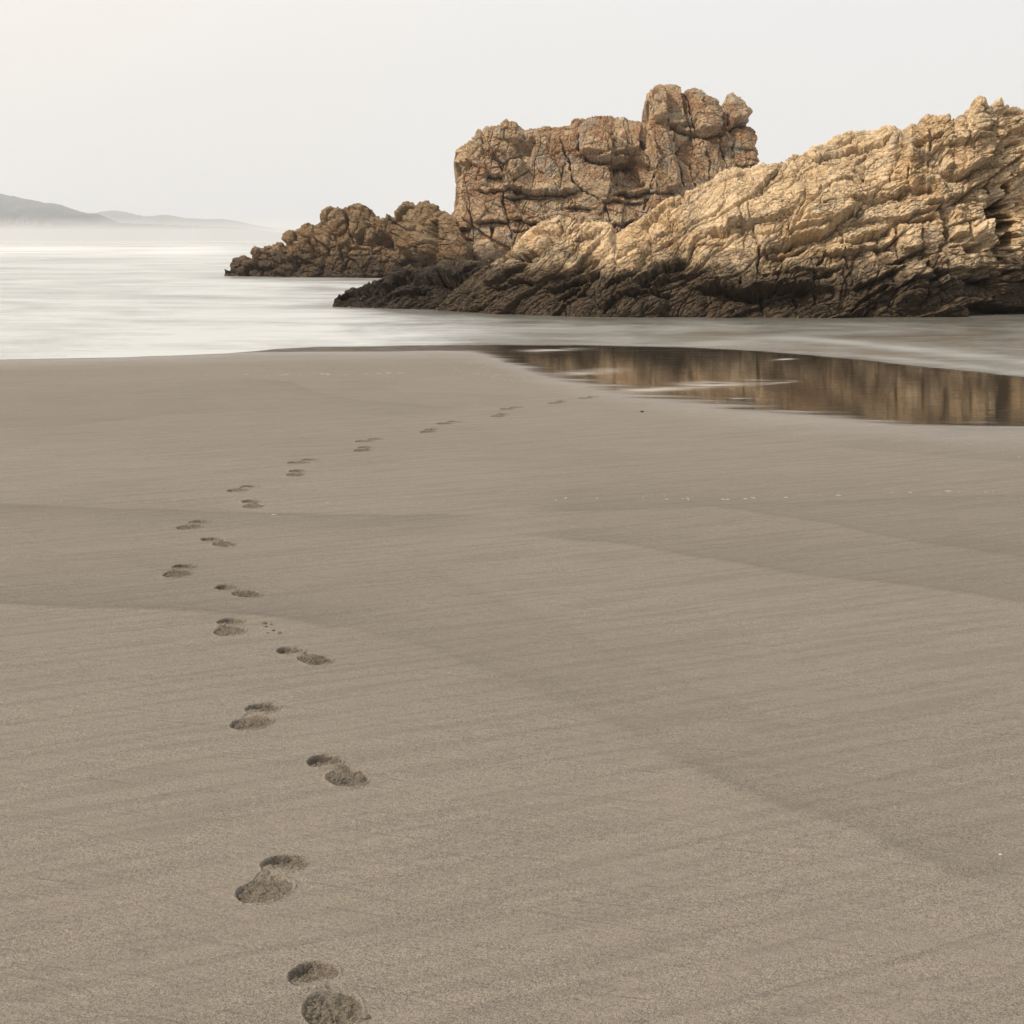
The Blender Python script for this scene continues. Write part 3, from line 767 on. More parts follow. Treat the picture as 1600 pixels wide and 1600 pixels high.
# -- whale-backed rock in front
O_WHALE = [(676, 486), (683, 480), (702.7, 459), (719, 446), (745, 423.5), (761, 413.7), (774, 404), (793.7, 391), (806, 380), (815, 371.5), (826, 363), (842.5, 350),
           (858.7, 340.6), (871.7, 334), (880, 331.7), (884.7, 336.6), (894.5, 336.6), (902.6, 347), (906, 351), (915.6, 347), (928, 346), (940, 346.3), (954.6, 350),
           (958.7, 357), (961, 362.6), (972.5, 355), (988.7, 344), (1005, 332.5), (1021, 322.8), (1037.5, 311.4), (1053.7, 303), (1070, 299), (1086, 294), (1102.5, 282.5),
           (1131.7, 269.5), (1151, 263.8), (1161, 267.9), (1184, 260.5), (1192.5, 256), (1215, 251.5), (1225, 251.5), (1238, 241), (1260.7, 237), (1273.7, 227),
           (1299.7, 221), (1306, 215.8), (1322.5, 209), (1340, 203.6), (1368, 199.5), (1387.5, 192), (1398.9, 193.8), (1403.7, 198.7), (1415, 196), (1425.6, 186.9),
           (1437.5, 195.6), (1439.4, 187.5), (1450, 180.6), (1460, 181), (1470, 179), (1480, 180.6), (1486, 187.5), (1490, 195), (1492.5, 188.8), (1502.5, 181.9),
           (1508.8, 183.8), (1520, 182.5), (1523, 175), (1527.5, 165), (1527, 162.5), (1533.8, 154.4), (1541, 156), (1547.5, 162.5), (1556, 159.4), (1563.8, 152.5),
           (1567.5, 153.8), (1580, 165), (1587.5, 164.4), (1600, 170), (1640, 178), (1700, 225), (1780, 330), (1850, 488)]
B_WHALE = [(670, 484), (683, 485), (760, 490), (860, 494), (1000, 496), (1200, 497), (1400, 496), (1520, 494), (1600, 491), (1850, 491)]
W = [  # (kind, zoom, points, width, depth, ledge, reach)
    ('l', 'E', [(1160, 845), (1040, 940), (960, 1000), (870, 1040), (780, 1110), (680, 1125), (540, 1160), (440, 1200), (370, 1220)], 2.16, 0.24, 0.46, 16),
    ('l', 'G', [(200, 430), (330, 475), (440, 470), (540, 410), (640, 350)], 2.16, 0.22, 0.22, 8),
    ('l', 'G', [(200, 425), (300, 395), (380, 370), (500, 310)], 1.98, 0.22, 0.34, 9),
    ('l', 'G', [(1000, 310), (1130, 300), (1300, 250), (1440, 185)], 1.98, 0.22, 0.41, 13),
    ('l', 'G', [(780, 470), (980, 490), (1100, 460), (1230, 400), (1450, 340), (1560, 250)], 1.80, 0.19, 0.30, 12),
    ('c', 'D', [(1440, 330), (1500, 480), (1520, 580), (1500, 700), (1500, 800)], 1.62, 0.22, 0.00, 1),
    ('c', 'E', [(100, 1000), (110, 1080), (160, 1180)], 1.62, 0.14, 0.00, 1),
    ('c', 'G', [(955, 170), (970, 300), (970, 400), (1000, 520), (1030, 700)], 1.80, 0.24, 0.00, 1),
    ('l', 'G', [(160, 645), (480, 670), (700, 650), (860, 640), (980, 600)], 1.62, 0.16, 0.16, 8),
    ('l', 'G', [(0, 835), (150, 845), (250, 830), (330, 800), (500, 795), (680, 790)], 2.70, 0.30, 0.57, 15),
    ('c', 'G', [(500, 670), (505, 780), (530, 900), (545, 990)], 1.80, 0.22, 0.00, 1),
    ('c', 'G', [(150, 845), (185, 960), (200, 1020)], 1.80, 0.22, 0.00, 1),
    ('l', 'G', [(690, 690), (740, 680), (860, 660)], 2.88, 0.35, 0.27, 8),
    ('c', 'G', [(690, 690), (690, 780), (720, 980)], 1.98, 0.27, 0.00, 1),
    ('c', 'G', [(740, 690), (760, 770)], 1.62, 0.19, 0.00, 1),
    ('c', 'G', [(800, 460), (770, 550), (700, 610)], 2.34, 0.27, 0.00, 1),
    ('l', 'G', [(1040, 830), (1180, 790), (1290, 720), (1440, 640), (1600, 580)], 1.98, 0.22, 0.27, 12),
    ('l', 'G', [(1000, 1080), (1130, 960), (1260, 860), (1400, 760)], 1.80, 0.19, 0.14, 8),
    ('l', 'G', [(1150, 1080), (1250, 990), (1300, 950)], 1.80, 0.16, 0.14, 8),
    ('c', 'G', [(1380, 1020), (1420, 940), (1480, 840), (1600, 730)], 1.80, 0.19, 0.00, 1),
    ('c', 'G', [(1490, 190), (1500, 290), (1520, 420), (1500, 560)], 1.80, 0.19, 0.00, 1),
    ('l', 'D', [(1010, 330), (930, 390), (890, 460), (850, 540), (820, 640)], 2.34, 0.27, 0.22, 7),
    ('l', 'D', [(820, 640), (770, 665), (680, 680), (600, 710), (540, 760), (420, 850), (330, 880)], 2.70, 0.30, 0.46, 12),
    ('l', 'D', [(1010, 330), (1090, 345), (1180, 345), (1230, 310), (1350, 290), (1410, 310)], 1.98, 0.19, 0.41, 8),
    ('l', 'D', [(880, 500), (990, 465), (1030, 490), (1090, 485), (1200, 440)], 1.44, 0.12, 0.07, 5),
    ('l', 'D', [(330, 870), (480, 905), (600, 825), (760, 780), (990, 760)], 1.80, 0.16, 0.22, 9),
    ('l', 'D', [(0, 960), (140, 880), (330, 790), (420, 740)], 1.98, 0.16, 0.19, 9),
    ('l', 'D', [(0, 1180), (100, 1060), (240, 980), (460, 960), (700, 980)], 2.16, 0.19, 0.22, 9),
    ('l', 'D', [(920, 900), (1060, 890), (1180, 890), (1320, 940), (1460, 960), (1600, 955)], 2.70, 0.30, 0.57, 16),
    ('c', 'D', [(1320, 780), (1330, 900), (1320, 960)], 1.80, 0.20, 0.00, 1),
    ('c', 'D', [(1520, 960), (1550, 1100)], 1.80, 0.20, 0.00, 1),
    ('l', 'D', [(770, 60), (640, 100), (560, 150), (480, 205), (330, 300)], 1.80, 0.14, 0.16, 6),
    ('l', 'D', [(1190, 40), (1060, 200), (920, 260), (700, 400), (480, 560)], 1.26, 0.09, 0.08, 6),
    ('l', 'D', [(720, 250), (560, 360), (400, 470), (260, 600), (120, 700)], 1.26, 0.11, 0.09, 6),
    ('l', 'E', [(340, 490), (250, 590), (180, 670), (110, 735)], 2.16, 0.27, 0.24, 7),
    ('c', 'E', [(560, 500), (600, 560), (660, 570)], 1.17, 0.09, 0.00, 1),
    ('c', 'E', [(870, 650), (890, 790), (940, 850)], 1.26, 0.11, 0.00, 1),
    ('c', 'E', [(440, 690), (470, 770), (500, 830)], 1.26, 0.11, 0.00, 1),
    ('l', 'E', [(730, 760), (830, 620), (960, 550), (1070, 560), (1160, 640)], 1.35, 0.12, 0.09, 6),
    ('l', 'E', [(1070, 460), (1160, 530), (1170, 620)], 1.98, 0.16, 0.14, 5),
    ('l', 'E', [(1090, 430), (1150, 380), (1210, 335)], 2.16, 0.16, 0.11, 5),
    ('l', 'E', [(620, 410), (720, 390), (850, 350), (1030, 300), (1180, 290), (1440, 180)], 1.62, 0.16, 0.19, 7),
    ('l', 'E', [(880, 240), (1000, 230), (1110, 150)], 1.44, 0.14, 0.11, 5),
    ('l', 'E', [(1030, 820), (1200, 830), (1380, 780), (1600, 740)], 1.80, 0.16, 0.27, 9),
    ('l', 'F', [(560, 920), (640, 1010), (780, 1060), (880, 1040), (1060, 970), (1160, 900), (1230, 790), (1300, 700)], 2.52, 0.32, 0.54, 13),
    ('c', 'F', [(410, 850), (520, 980), (600, 1080), (640, 1250), (650, 1400)], 2.70, 0.41, 0.00, 1),
    ('c', 'H', [(600, 0), (650, 100), (690, 260), (680, 420), (620, 520), (650, 700)], 3.24, 0.57, 0.00, 1),
    ('c', 'F', [(400, 480), (430, 600), (430, 780)], 1.80, 0.19, 0.00, 1),
    ('l', 'F', [(190, 660), (330, 660), (420, 640), (540, 560), (700, 540)], 1.80, 0.19, 0.22, 7),
    ('c', 'F', [(870, 360), (880, 560), (860, 740)], 1.62, 0.20, 0.00, 1),
    ('c', 'F', [(1180, 400), (1250, 560), (1300, 700), (1340, 800)], 1.80, 0.22, 0.00, 1),
    ('l', 'F', [(200, 980), (300, 970), (380, 985)], 1.44, 0.14, 0.11, 4),
    ('c', 'F', [(170, 960), (150, 1080), (160, 1200)], 1.44, 0.16, 0.00, 1),
    ('l', 'F', [(0, 1330), (140, 1240), (300, 1250), (440, 1230), (520, 1280)], 1.80, 0.19, 0.27, 8),
    ('l', 'F', [(390, 1420), (470, 1390), (570, 1380), (620, 1430)], 2.16, 0.24, 0.30, 8),
    ('l', 'F', [(650, 1430), (780, 1350), (880, 1290), (1000, 1200), (1200, 1080)], 1.98, 0.22, 0.22, 8),
    ('l', 'F', [(1200, 1080), (1350, 980), (1600, 830)], 1.80, 0.19, 0.19, 8),
    ('l', 'F', [(1330, 800), (1440, 680), (1600, 600)], 1.98, 0.27, 0.27, 8),
    ('l', 'F', [(1450, 1480), (1530, 1430), (1600, 1380)], 1.98, 0.22, 0.22, 7),
    ('poly', 'F', [(1215, 1240), (1330, 1290), (1420, 1380), (1460, 1520), (1450, 1640), (1235, 1640), (1205, 1480)], -0.30, 9),
    ('poly', 'H', [(1200, -60), (1450, -60), (1400, 150), (1480, 400), (1440, 540), (1330, 680), (1210, 560), (1170, 300)], -0.30, 9),
    ('c', 'F', [(1190, 1080), (1230, 1220), (1240, 1360), (1280, 1500), (1260, 1640)], 3.2, 0.75, 0, 1),
    ('c', 'F', [(1440, 1060), (1430, 1240), (1400, 1400), (1430, 1640)], 2.6, 0.65, 0, 1),
    ('c', 'H', [(1265, -60), (1300, 80), (1250, 220), (1290, 380), (1240, 540), (1300, 720)], 4.6, 0.9, 0, 1),
    ('c', 'H', [(1420, -60), (1370, 60), (1390, 200), (1440, 330), (1420, 480), (1340, 600)], 4.0, 0.85, 0, 1),
    ('c', 'H', [(1340, 60), (1330, 240), (1370, 400), (1350, 560)], 3.4, 0.75, 0, 1),
    ('l', 'H', [(1180, 250), (1270, 300), (1390, 270), (1480, 330)], 2.2, 0.2, 0.2, 7),
    ('l', 'H', [(1190, 520), (1280, 560), (1400, 540), (1520, 590)], 2.4, 0.2, 0.25, 8),
    ('poly', 'H', [(830, 500), (900, 478), (980, 490), (1050, 470), (1085, 540), (1060, 610), (980, 600), (900, 640), (850, 600)], -0.55, 6),
    ('poly', 'H', [(335, 520), (400, 520), (410, 610), (350, 600)], -0.7, 2.5),
    ('poly', 'H', [(700, -10), (1060, -10), (1150, 200), (1190, 520), (1100, 590), (1080, 450), (700, 390)], 0.22, 7),
    ('poly', 'H', [(10, 230), (340, 190), (340, 520), (40, 620)], 0.16, 5),
    ('poly', 'H', [(0, 780), (280, 640), (400, 900), (400, 1240), (0, 1260)], 0.34, 12),
    ('poly', 'F', [(60, 960), (420, 870), (620, 1100), (640, 1350), (460, 1180), (180, 1220)], 0.18, 6),
    ('poly', 'F', [(580, 560), (860, 560), (1180, 600), (1290, 680), (1160, 880), (880, 1030), (640, 980)], 0.24, 8),
    ('l', 'H', [(0, 220), (140, 190), (300, 170), (540, 110)], 1.98, 0.22, 0.22, 7),
    ('l', 'H', [(0, 690), (70, 670), (200, 590), (340, 545)], 2.34, 0.30, 0.35, 9),
    ('c', 'H', [(340, 190), (350, 400), (370, 560)], 1.98, 0.27, 0.00, 1),
    ('c', 'H', [(400, 600), (410, 900), (400, 1200)], 3.06, 0.49, 0.00, 1),
    ('c', 'H', [(545, 880), (545, 1010), (560, 1150)], 1.98, 0.27, 0.00, 1),
    ('l', 'H', [(410, 800), (520, 840), (640, 830)], 2.16, 0.27, 0.32, 8),
    ('l', 'H', [(720, 390), (820, 380), (960, 390)], 1.98, 0.22, 0.22, 6),
    ('c', 'H', [(900, 180), (940, 330), (980, 480)], 1.80, 0.24, 0.00, 1),
    ('c', 'H', [(750, 130), (750, 220)], 1.62, 0.19, 0.00, 1),
    ('l', 'H', [(700, 240), (830, 200), (1000, 190)], 1.62, 0.16, 0.14, 5),
    ('c', 'H', [(1240, 840), (1255, 1060), (1240, 1300)], 2.70, 0.41, 0.00, 1),
    ('l', 'H', [(900, 900), (1050, 940), (1230, 900), (1340, 860), (1520, 820)], 2.52, 0.34, 0.47, 12),
    ('poly', 'H', [(870, 1240), (1100, 1200), (1620, 1280), (1800, 1290), (1800, 1480), (860, 1480)], -0.55, 8),
    ('bulge', 'H', (470, 1045), 75, 85, 0.20), ('bulge', 'H', (640, 960), 85, 100, 0.22), ('bulge', 'H', (1400, 990), 140, 130, 0.22),
    ('bulge', 'H', (680, 1360), 190, 80, 0.28),
    ('poly', 'C', [(860, 600), (960, 590), (940, 690), (850, 670)], -0.45, 3),
    ('bulge', 'C', (1090, 440), 26, 26, -0.3),
    ('c', 'C', [(1105, 470), (1095, 560), (1060, 650)], 1.80, 0.20, 0.00, 1),
    ('l', 'C', [(900, 580), (1000, 600), (1060, 600)], 1.62, 0.16, 0.14, 5),
    ('l', 'C', [(1600, 340), (1500, 430), (1330, 480)], 1.62, 0.16, 0.16, 6),
    ('l', 'C', [(1600, 480), (1500, 560), (1380, 700), (1300, 760)], 1.62, 0.16, 0.16, 6),
    ('l', 'C', [(1600, 640), (1480, 740), (1300, 860), (1190, 920), (1050, 945)], 2.16, 0.22, 0.30, 10),
    ('l', 'C', [(1600, 760), (1450, 880), (1280, 960), (1180, 1010)], 1.98, 0.19, 0.27, 9),
    ('l', 'C', [(550, 930), (700, 900), (830, 860), (960, 880)], 1.80, 0.18, 0.19, 8),
    ('l', 'C', [(1120, 1180), (1240, 1080), (1400, 980), (1500, 880)], 1.80, 0.18, 0.19, 8),
    ('l', 'C', [(890, 455), (740, 590), (640, 640), (520, 700)], 1.62, 0.14, 0.19, 6),
    ('l', 'C', [(740, 600), (820, 640), (880, 660)], 1.80, 0.19, 0.22, 6),
    ('l', 'C', [(600, 900), (680, 800), (760, 740), (900, 700)], 1.62, 0.14, 0.14, 7),
    ('l', 'C', [(1170, 210), (1240, 280), (1280, 340), (1380, 330)], 1.80, 0.16, 0.16, 6),
    ('l', 'C', [(900, 390), (1040, 370), (1180, 330), (1240, 260)], 1.62, 0.14, 0.14, 6),
]
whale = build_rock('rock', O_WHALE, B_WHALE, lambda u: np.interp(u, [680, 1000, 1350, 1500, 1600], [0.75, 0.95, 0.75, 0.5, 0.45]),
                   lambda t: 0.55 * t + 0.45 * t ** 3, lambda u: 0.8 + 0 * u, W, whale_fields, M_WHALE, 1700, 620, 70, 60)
tag(whale, 'long sloping tan rock with cracked back and dark wet foot beside the pool', 'rock', 'rocks standing in the sea')

# -- tall rusty stack behind
O_STACK = [(684, 432), (684, 400), (687, 384), (689, 366), (694, 346), (700, 336), (706, 326), (712.5, 316.6), (714, 307), (713.3, 290.6), (713.3, 276), (718, 266), (715, 259.7), (713.3, 245), (716.6, 233.7),
           (730.4, 217.5), (740, 211), (746.6, 202), (754.8, 202), (759.6, 196.4), (771, 198), (777.5, 196.4), (792, 189.9), (803.5, 193), (813, 201), (819.7, 204.5), (828.7, 202),
           (836, 201), (852, 196.4), (875, 196.4), (888, 193), (891, 185), (897.7, 182.6), (917, 184), (927, 181), (940, 182.6), (948, 186.6), (977.4, 186.6), (979.8, 190.7),
           (1001.7, 194), (1014.7, 190.7), (1014, 177), (1010.7, 162), (1011.5, 146), (1018, 141), (1022.9, 144.4), (1025.3, 134.6), (1031, 130.6), (1039, 133.8), (1053.7, 134.6),
           (1066.7, 141), (1078, 133.8), (1096, 136), (1109, 146), (1114.7, 157.4), (1123.6, 163), (1128.5, 159), (1137.4, 146.8), (1144.7, 145), (1157.7, 150.9), (1159.4, 159),
           (1165.9, 163.9), (1171.6, 183.4), (1168.3, 193), (1174, 211), (1174.8, 224), (1179.7, 237), (1178.9, 243.5), (1182, 259.7), (1192, 290), (1204, 340), (1215, 432)]
B_STACK = [(680, 436), (900, 436), (1230, 436)]
S = [
    ('l', 'A', [(720, 1060), (840, 1070), (900, 1105), (1180, 1110), (1400, 1085)], 2.6, 0.45, 0.85, 11),
    ('l', 'A', [(400, 1100), (470, 1105), (640, 1100), (720, 1060)], 1.8, 0.3, 0.3, 8),
    ('c', 'A', [(1205, 560), (1230, 720), (1290, 850), (1320, 980), (1400, 1060), (1500, 1140), (1590, 1220)], 1.50, 0.45, 0, 1),
    ('c', 'A', [(1230, 720), (1235, 900), (1200, 1080)], 1.12, 0.26, 0, 1),
    ('c', 'A', [(1380, 540), (1390, 700), (1440, 750)], 1.20, 0.26, 0, 1),
    ('poly', 'A', [(1390, 480), (1460, 400), (2000, 420), (1960, 720), (1600, 745), (1420, 730)], 0.35, 3),
    ('l', 'A', [(1420, 735), (1520, 775), (1600, 800), (1740, 805), (1830, 790), (1920, 725)], 2.0, 0.3, 1.2, 9),
    ('poly', 'B', [(100, 800), (330, 740), (360, 900), (430, 1060), (130, 1110), (90, 950)], -0.5, 5),
    ('l', 'A', [(480, 950), (560, 945), (650, 940)], 2.0, 0.3, 0.7, 9),
    ('c', 'A', [(540, 720), (600, 820), (650, 910)], 1.35, 0.26, 0, 1),
    ('l', 'A', [(240, 900), (300, 820), (440, 860)], 1.8, 0.25, 0.2, 6),
    ('c', 'A', [(440, 500), (460, 700), (440, 900), (390, 1020)], 1.20, 0.22, 0, 1),
    ('l', 'A', [(740, 1000), (830, 930), (900, 870)], 1.4, 0.15, 0.2, 8),
    ('poly', 'A', [(700, 600), (830, 600), (950, 620), (920, 740), (800, 760), (740, 680)], -0.5, 10),
    ('poly', 'A', [(700, 780), (860, 800), (760, 980), (690, 900)], 0.35, 5),
    ('l', 'A', [(690, 580), (740, 660), (860, 760)], 1.4, 0.15, 0.25, 6),
    ('l', 'A', [(850, 540), (900, 590), (980, 600)], 1.6, 0.3, 0.2, 5),
    ('l', 'A', [(640, 1160), (700, 1160), (860, 1130), (1000, 1150), (1120, 1130)], 1.6, 0.25, 0.25, 7),
    ('c', 'A', [(640, 1100), (660, 1200), (690, 1231)], 1.20, 0.22, 0, 1),
    ('l', 'B', [(640, 450), (720, 480), (820, 520), (920, 530), (1000, 560), (1120, 555), (1180, 545)], 2.0, 0.45, 0.5, 7),
    ('l', 'B', [(640, 450), (760, 450), (900, 440)], 1.5, 0.2, 0.2, 5),
    ('c', 'B', [(790, 140), (850, 300), (900, 440), (925, 540)], 1.50, 0.45, 0, 1),
    ('c', 'B', [(700, 500), (700, 620), (730, 790), (770, 950), (800, 1080)], 1.50, 0.34, 0, 1),
    ('c', 'B', [(990, 560), (1030, 800), (1045, 1000)], 1.35, 0.34, 0, 1),
    ('c', 'B', [(1090, 280), (1120, 400), (1120, 550), (1170, 730), (1220, 900)], 1.35, 0.34, 0, 1),
    ('c', 'B', [(1190, 330), (1210, 480)], 1.35, 0.30, 0, 1),
    ('l', 'B', [(1200, 500), (1300, 435), (1400, 455)], 2.2, 0.35, 0.5, 8),
    ('bulge', 'B', (1340, 390), 50, 50, 0.2),
    ('poly', 'B', [(510, 130), (610, 90), (640, 420), (520, 440)], 0.5, 4),
    ('poly', 'B', [(800, 140), (960, 110), (1080, 240), (1120, 540), (940, 530)], 0.4, 4),
    ('poly', 'B', [(1220, 170), (1380, 270), (1410, 400), (1230, 470)], 0.35, 4),
    ('c', 'B', [(850, 630), (880, 660), (930, 700)], 1.20, 0.22, 0, 1),
    ('c', 'B', [(600, 140), (615, 300), (645, 440)], 1.05, 0.22, 0, 1),
    ('c', 'B', [(1260, 560), (1290, 830), (1340, 900)], 1.20, 0.26, 0, 1),
    ('c', 'B', [(850, 800), (880, 950), (940, 1060)], 1.20, 0.22, 0, 1),
    ('c', 'B', [(350, 580), (440, 760), (490, 900), (540, 1100)], 1.35, 0.30, 0, 1),
    ('poly', 'B', [(470, 520), (690, 520), (740, 800), (790, 1080), (600, 1100), (500, 900)], 0.35, 5),
    ('l', 'B', [(360, 640), (440, 660), (430, 740)], 1.8, 0.3, 0.2, 5),
    ('c', 'B', [(40, 850), (90, 950), (120, 1120)], 1.35, 0.30, 0, 1),
    ('l', 'B', [(120, 1130), (230, 1100), (380, 1110), (450, 1050)], 2.4, 0.4, 0.7, 8),
    ('c', 'B', [(340, 850), (380, 980), (450, 1000)], 1.35, 0.26, 0, 1),
    ('l', 'B', [(440, 1100), (600, 1125), (700, 1110)], 1.8, 0.3, 0.3, 6),
    ('l', 'C', [(60, 375), (200, 355), (345, 340)], 2.0, 0.35, 0.5, 8),
    ('l', 'C', [(400, 300), (540, 285), (700, 290)], 2.0, 0.35, 0.55, 8),
    ('l', 'C', [(730, 262), (860, 280), (960, 295), (1020, 300)], 2.0, 0.35, 0.55, 8),
    ('c', 'C', [(530, 310), (550, 500), (590, 600)], 1.80, 0.45, 0, 1),
    ('c', 'C', [(700, 290), (720, 380), (750, 480)], 1.50, 0.34, 0, 1),
    ('c', 'C', [(650, 60), (680, 200), (705, 290)], 1.50, 0.30, 0, 1),
    ('c', 'C', [(320, 150), (350, 250), (360, 340)], 1.20, 0.22, 0, 1),
    ('l', 'C', [(160, 380), (280, 450), (380, 480), (470, 460), (550, 490)], 1.5, 0.2, 0.1, 4),
    ('bulge', 'C', (470, 570), 110, 110, 0.6),
    ('l', 'C', [(1250, 150), (1400, 150), (1510, 165)], 2.0, 0.3, 0.45, 7),
    ('l', 'C', [(680, 55), (760, 45), (880, 30)], 1.5, 0.2, 0.15, 5),
    ('c', 'C', [(1000, 40), (1040, 200), (1060, 260)], 0.98, 0.15, 0, 1),
    ('c', 'C', [(1290, 0), (1320, 100), (1260, 160)], 0.98, 0.15, 0, 1),
    ('c', 'C', [(890, 280), (890, 370)], 1.12, 0.22, 0, 1),
    ('l', 'C', [(730, 380), (800, 375), (900, 370)], 1.4, 0.2, 0.1, 5),
    ('l', 'D', [(0, 110), (60, 100), (170, 85), (410, 95)], 2.0, 0.4, 0.4, 6),
    ('c', 'D', [(0, 100), (60, 180), (100, 300)], 1.80, 0.38, 0, 1),
    ('c', 'D', [(420, 60), (420, 180)], 1.50, 0.30, 0, 1),
    ('l', 'D', [(100, 330), (200, 325), (300, 260)], 2.4, 0.4, 0.3, 6),
]
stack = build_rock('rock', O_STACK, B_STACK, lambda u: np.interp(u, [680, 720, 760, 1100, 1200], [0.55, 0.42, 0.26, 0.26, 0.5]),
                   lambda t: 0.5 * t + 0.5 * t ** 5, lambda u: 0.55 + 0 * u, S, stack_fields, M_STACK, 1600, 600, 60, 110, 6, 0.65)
tag(stack, 'tall rusty brown sea stack with block tower on top and vertical joints', 'rock', 'rocks standing in the sea')

# -- boulder ridge trailing left of the stack
O_RIDGE = [(350, 431), (353.7, 423), (358.7, 422.5), (365, 413.7), (371, 407.5), (386, 403), (393, 403), (395, 397.5), (401, 389.4), (410, 389.4), (415, 385.6), (425, 383.8),
           (432.5, 379.4), (440, 378), (446, 379.4), (447, 372.5), (453.8, 366.9), (461, 366), (466, 369.4), (470, 363.8), (477.5, 355), (492.5, 351), (496, 347.5), (503, 346),
           (503.8, 338.8), (510, 333.8), (520, 328.8), (532.5, 325.6), (545, 325.6), (549, 335), (551, 330), (556, 327.5), (570, 328.8), (582.5, 332.5), (585.6, 340.6), (590, 343),
           (600, 343), (608.8, 339.4), (616, 342.5), (620, 335), (628.8, 325), (635, 320.6), (643.8, 319.4), (648.8, 320.6), (655, 318), (658.8, 320), (670, 317.5), (678.8, 320),
           (680.6, 326), (685, 333), (697, 333), (712, 340), (724, 380), (730, 431)]
B_RIDGE = [(340, 431), (400, 432), (520, 433.5), (620, 434.5), (740, 438)]
G = [
    ('bulge', 'I', (1430, 320), 150, 140, 0.55), ('bulge', 'I', (1270, 520), 140, 120, 0.5), ('bulge', 'I', (885, 515), 75, 65, 0.45), ('bulge', 'I', (760, 650), 80, 60, 0.3),
    ('bulge', 'I', (1085, 640), 90, 65, 0.4), ('bulge', 'I', (300, 850), 190, 110, 0.3), ('bulge', 'I', (455, 690), 60, 60, 0.3), ('bulge', 'I', (760, 770), 90, 80, 0.25),
    ('bulge', 'I', (1260, 650), 70, 50, 0.3), ('bulge', 'I', (960, 750), 100, 80, 0.3), ('bulge', 'I', (1080, 430), 110, 90, 0.3),
    ('bulge', 'J', (440, 320), 130, 180, 0.5), ('bulge', 'J', (640, 340), 110, 90, 0.3), ('bulge', 'J', (800, 320), 90, 100, 0.3), ('bulge', 'J', (950, 420), 105, 90, 0.4),
    ('bulge', 'J', (1030, 180), 130, 110, 0.3), ('bulge', 'J', (1270, 150), 110, 100, 0.35), ('bulge', 'J', (1220, 320), 120, 130, 0.3), ('bulge', 'J', (1200, 640), 190, 170, 0.85),
    ('bulge', 'J', (600, 520), 90, 80, 0.3), ('bulge', 'J', (690, 470), 60, 60, 0.3), ('bulge', 'J', (240, 620), 60, 80, 0.3),
    ('c', 'J', [(230, 150), (280, 280), (310, 450), (370, 600)], 1.8, 0.5, 0, 1),
    ('poly', 'J', [(720, 430), (820, 430), (980, 510), (1100, 470), (1150, 490), (1000, 620), (640, 650), (500, 610)], -0.45, 4),
    ('poly', 'J', [(1330, 300), (1430, 280), (1430, 520), (1310, 520)], -0.7, 3),
    ('poly', 'J', [(400, 500), (480, 470), (500, 600), (400, 620)], -0.5, 3),
    ('l', 'J', [(320, 240), (450, 225), (590, 235)], 1.3, 0.2, 0.15, 4),
    ('l', 'J', [(1060, 700), (1200, 710), (1340, 620)], 1.3, 0.2, 0.1, 4),
    ('c', 'J', [(1290, 660), (1300, 820)], 1.3, 0.2, 0, 1),
    ('c', 'I', [(825, 560), (830, 700), (840, 850)], 1.6, 0.3, 0, 1), ('c', 'I', [(1120, 500), (1180, 640), (1160, 760)], 1.8, 0.35, 0, 1),
    ('c', 'I', [(440, 760), (480, 880)], 1.8, 0.3, 0, 1),
]
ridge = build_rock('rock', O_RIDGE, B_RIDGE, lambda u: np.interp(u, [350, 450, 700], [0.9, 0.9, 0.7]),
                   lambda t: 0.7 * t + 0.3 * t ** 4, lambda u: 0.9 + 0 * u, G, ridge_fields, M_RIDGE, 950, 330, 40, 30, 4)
tag(ridge, 'low ridge of heaped brown boulders tapering into the sea left of the tall stack', 'rock', 'rocks standing in the sea')

# -- dark reef
O_REEF = [(518, 481), (520, 474), (522.5, 467.5), (528.8, 458), (537.5, 457.5), (541, 452), (552.5, 448.8), (560, 450), (568.8, 446), (570, 443.8), (576, 442.5), (578.8, 445), (583.8, 440.6),
          (590, 441), (600, 435), (616, 426), (635, 420.6), (656, 418.8), (668.8, 416), (690, 408.8), (709, 404), (728.8, 408), (758, 409), (775, 412), (795, 420), (815, 450), (825, 482)]
B_REEF = [(510, 479), (600, 482), (700, 484.5), (830, 486)]
K = [
    ('l', 'J', [(1060, 1040), (1200, 990), (1400, 970), (1600, 990)], 3.0, 0.18, 0.32, 12),
    ('l', 'C', [(0, 700), (40, 780), (100, 830), (240, 840), (380, 790), (500, 700)], 3.0, 0.2, 0.42, 13),
    ('l', 'J', [(640, 1200), (760, 1080), (900, 1000), (1100, 940)], 2.4, 0.16, 0.2, 10),
    ('l', 'J', [(120, 1210), (300, 1190), (460, 1170), (640, 1060)], 2.6, 0.16, 0.2, 9),
    ('l', 'J', [(680, 1290), (800, 1170), (980, 1130), (1300, 1120)], 2.6, 0.16, 0.2, 10),
]
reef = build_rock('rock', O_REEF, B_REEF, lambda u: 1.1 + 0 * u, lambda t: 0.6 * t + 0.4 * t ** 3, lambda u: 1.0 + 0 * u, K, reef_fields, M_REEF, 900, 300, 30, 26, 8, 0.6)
tag(reef, 'low dark mussel covered reef pointing left in front of the boulder ridge', 'rock', 'rocks standing in the sea')

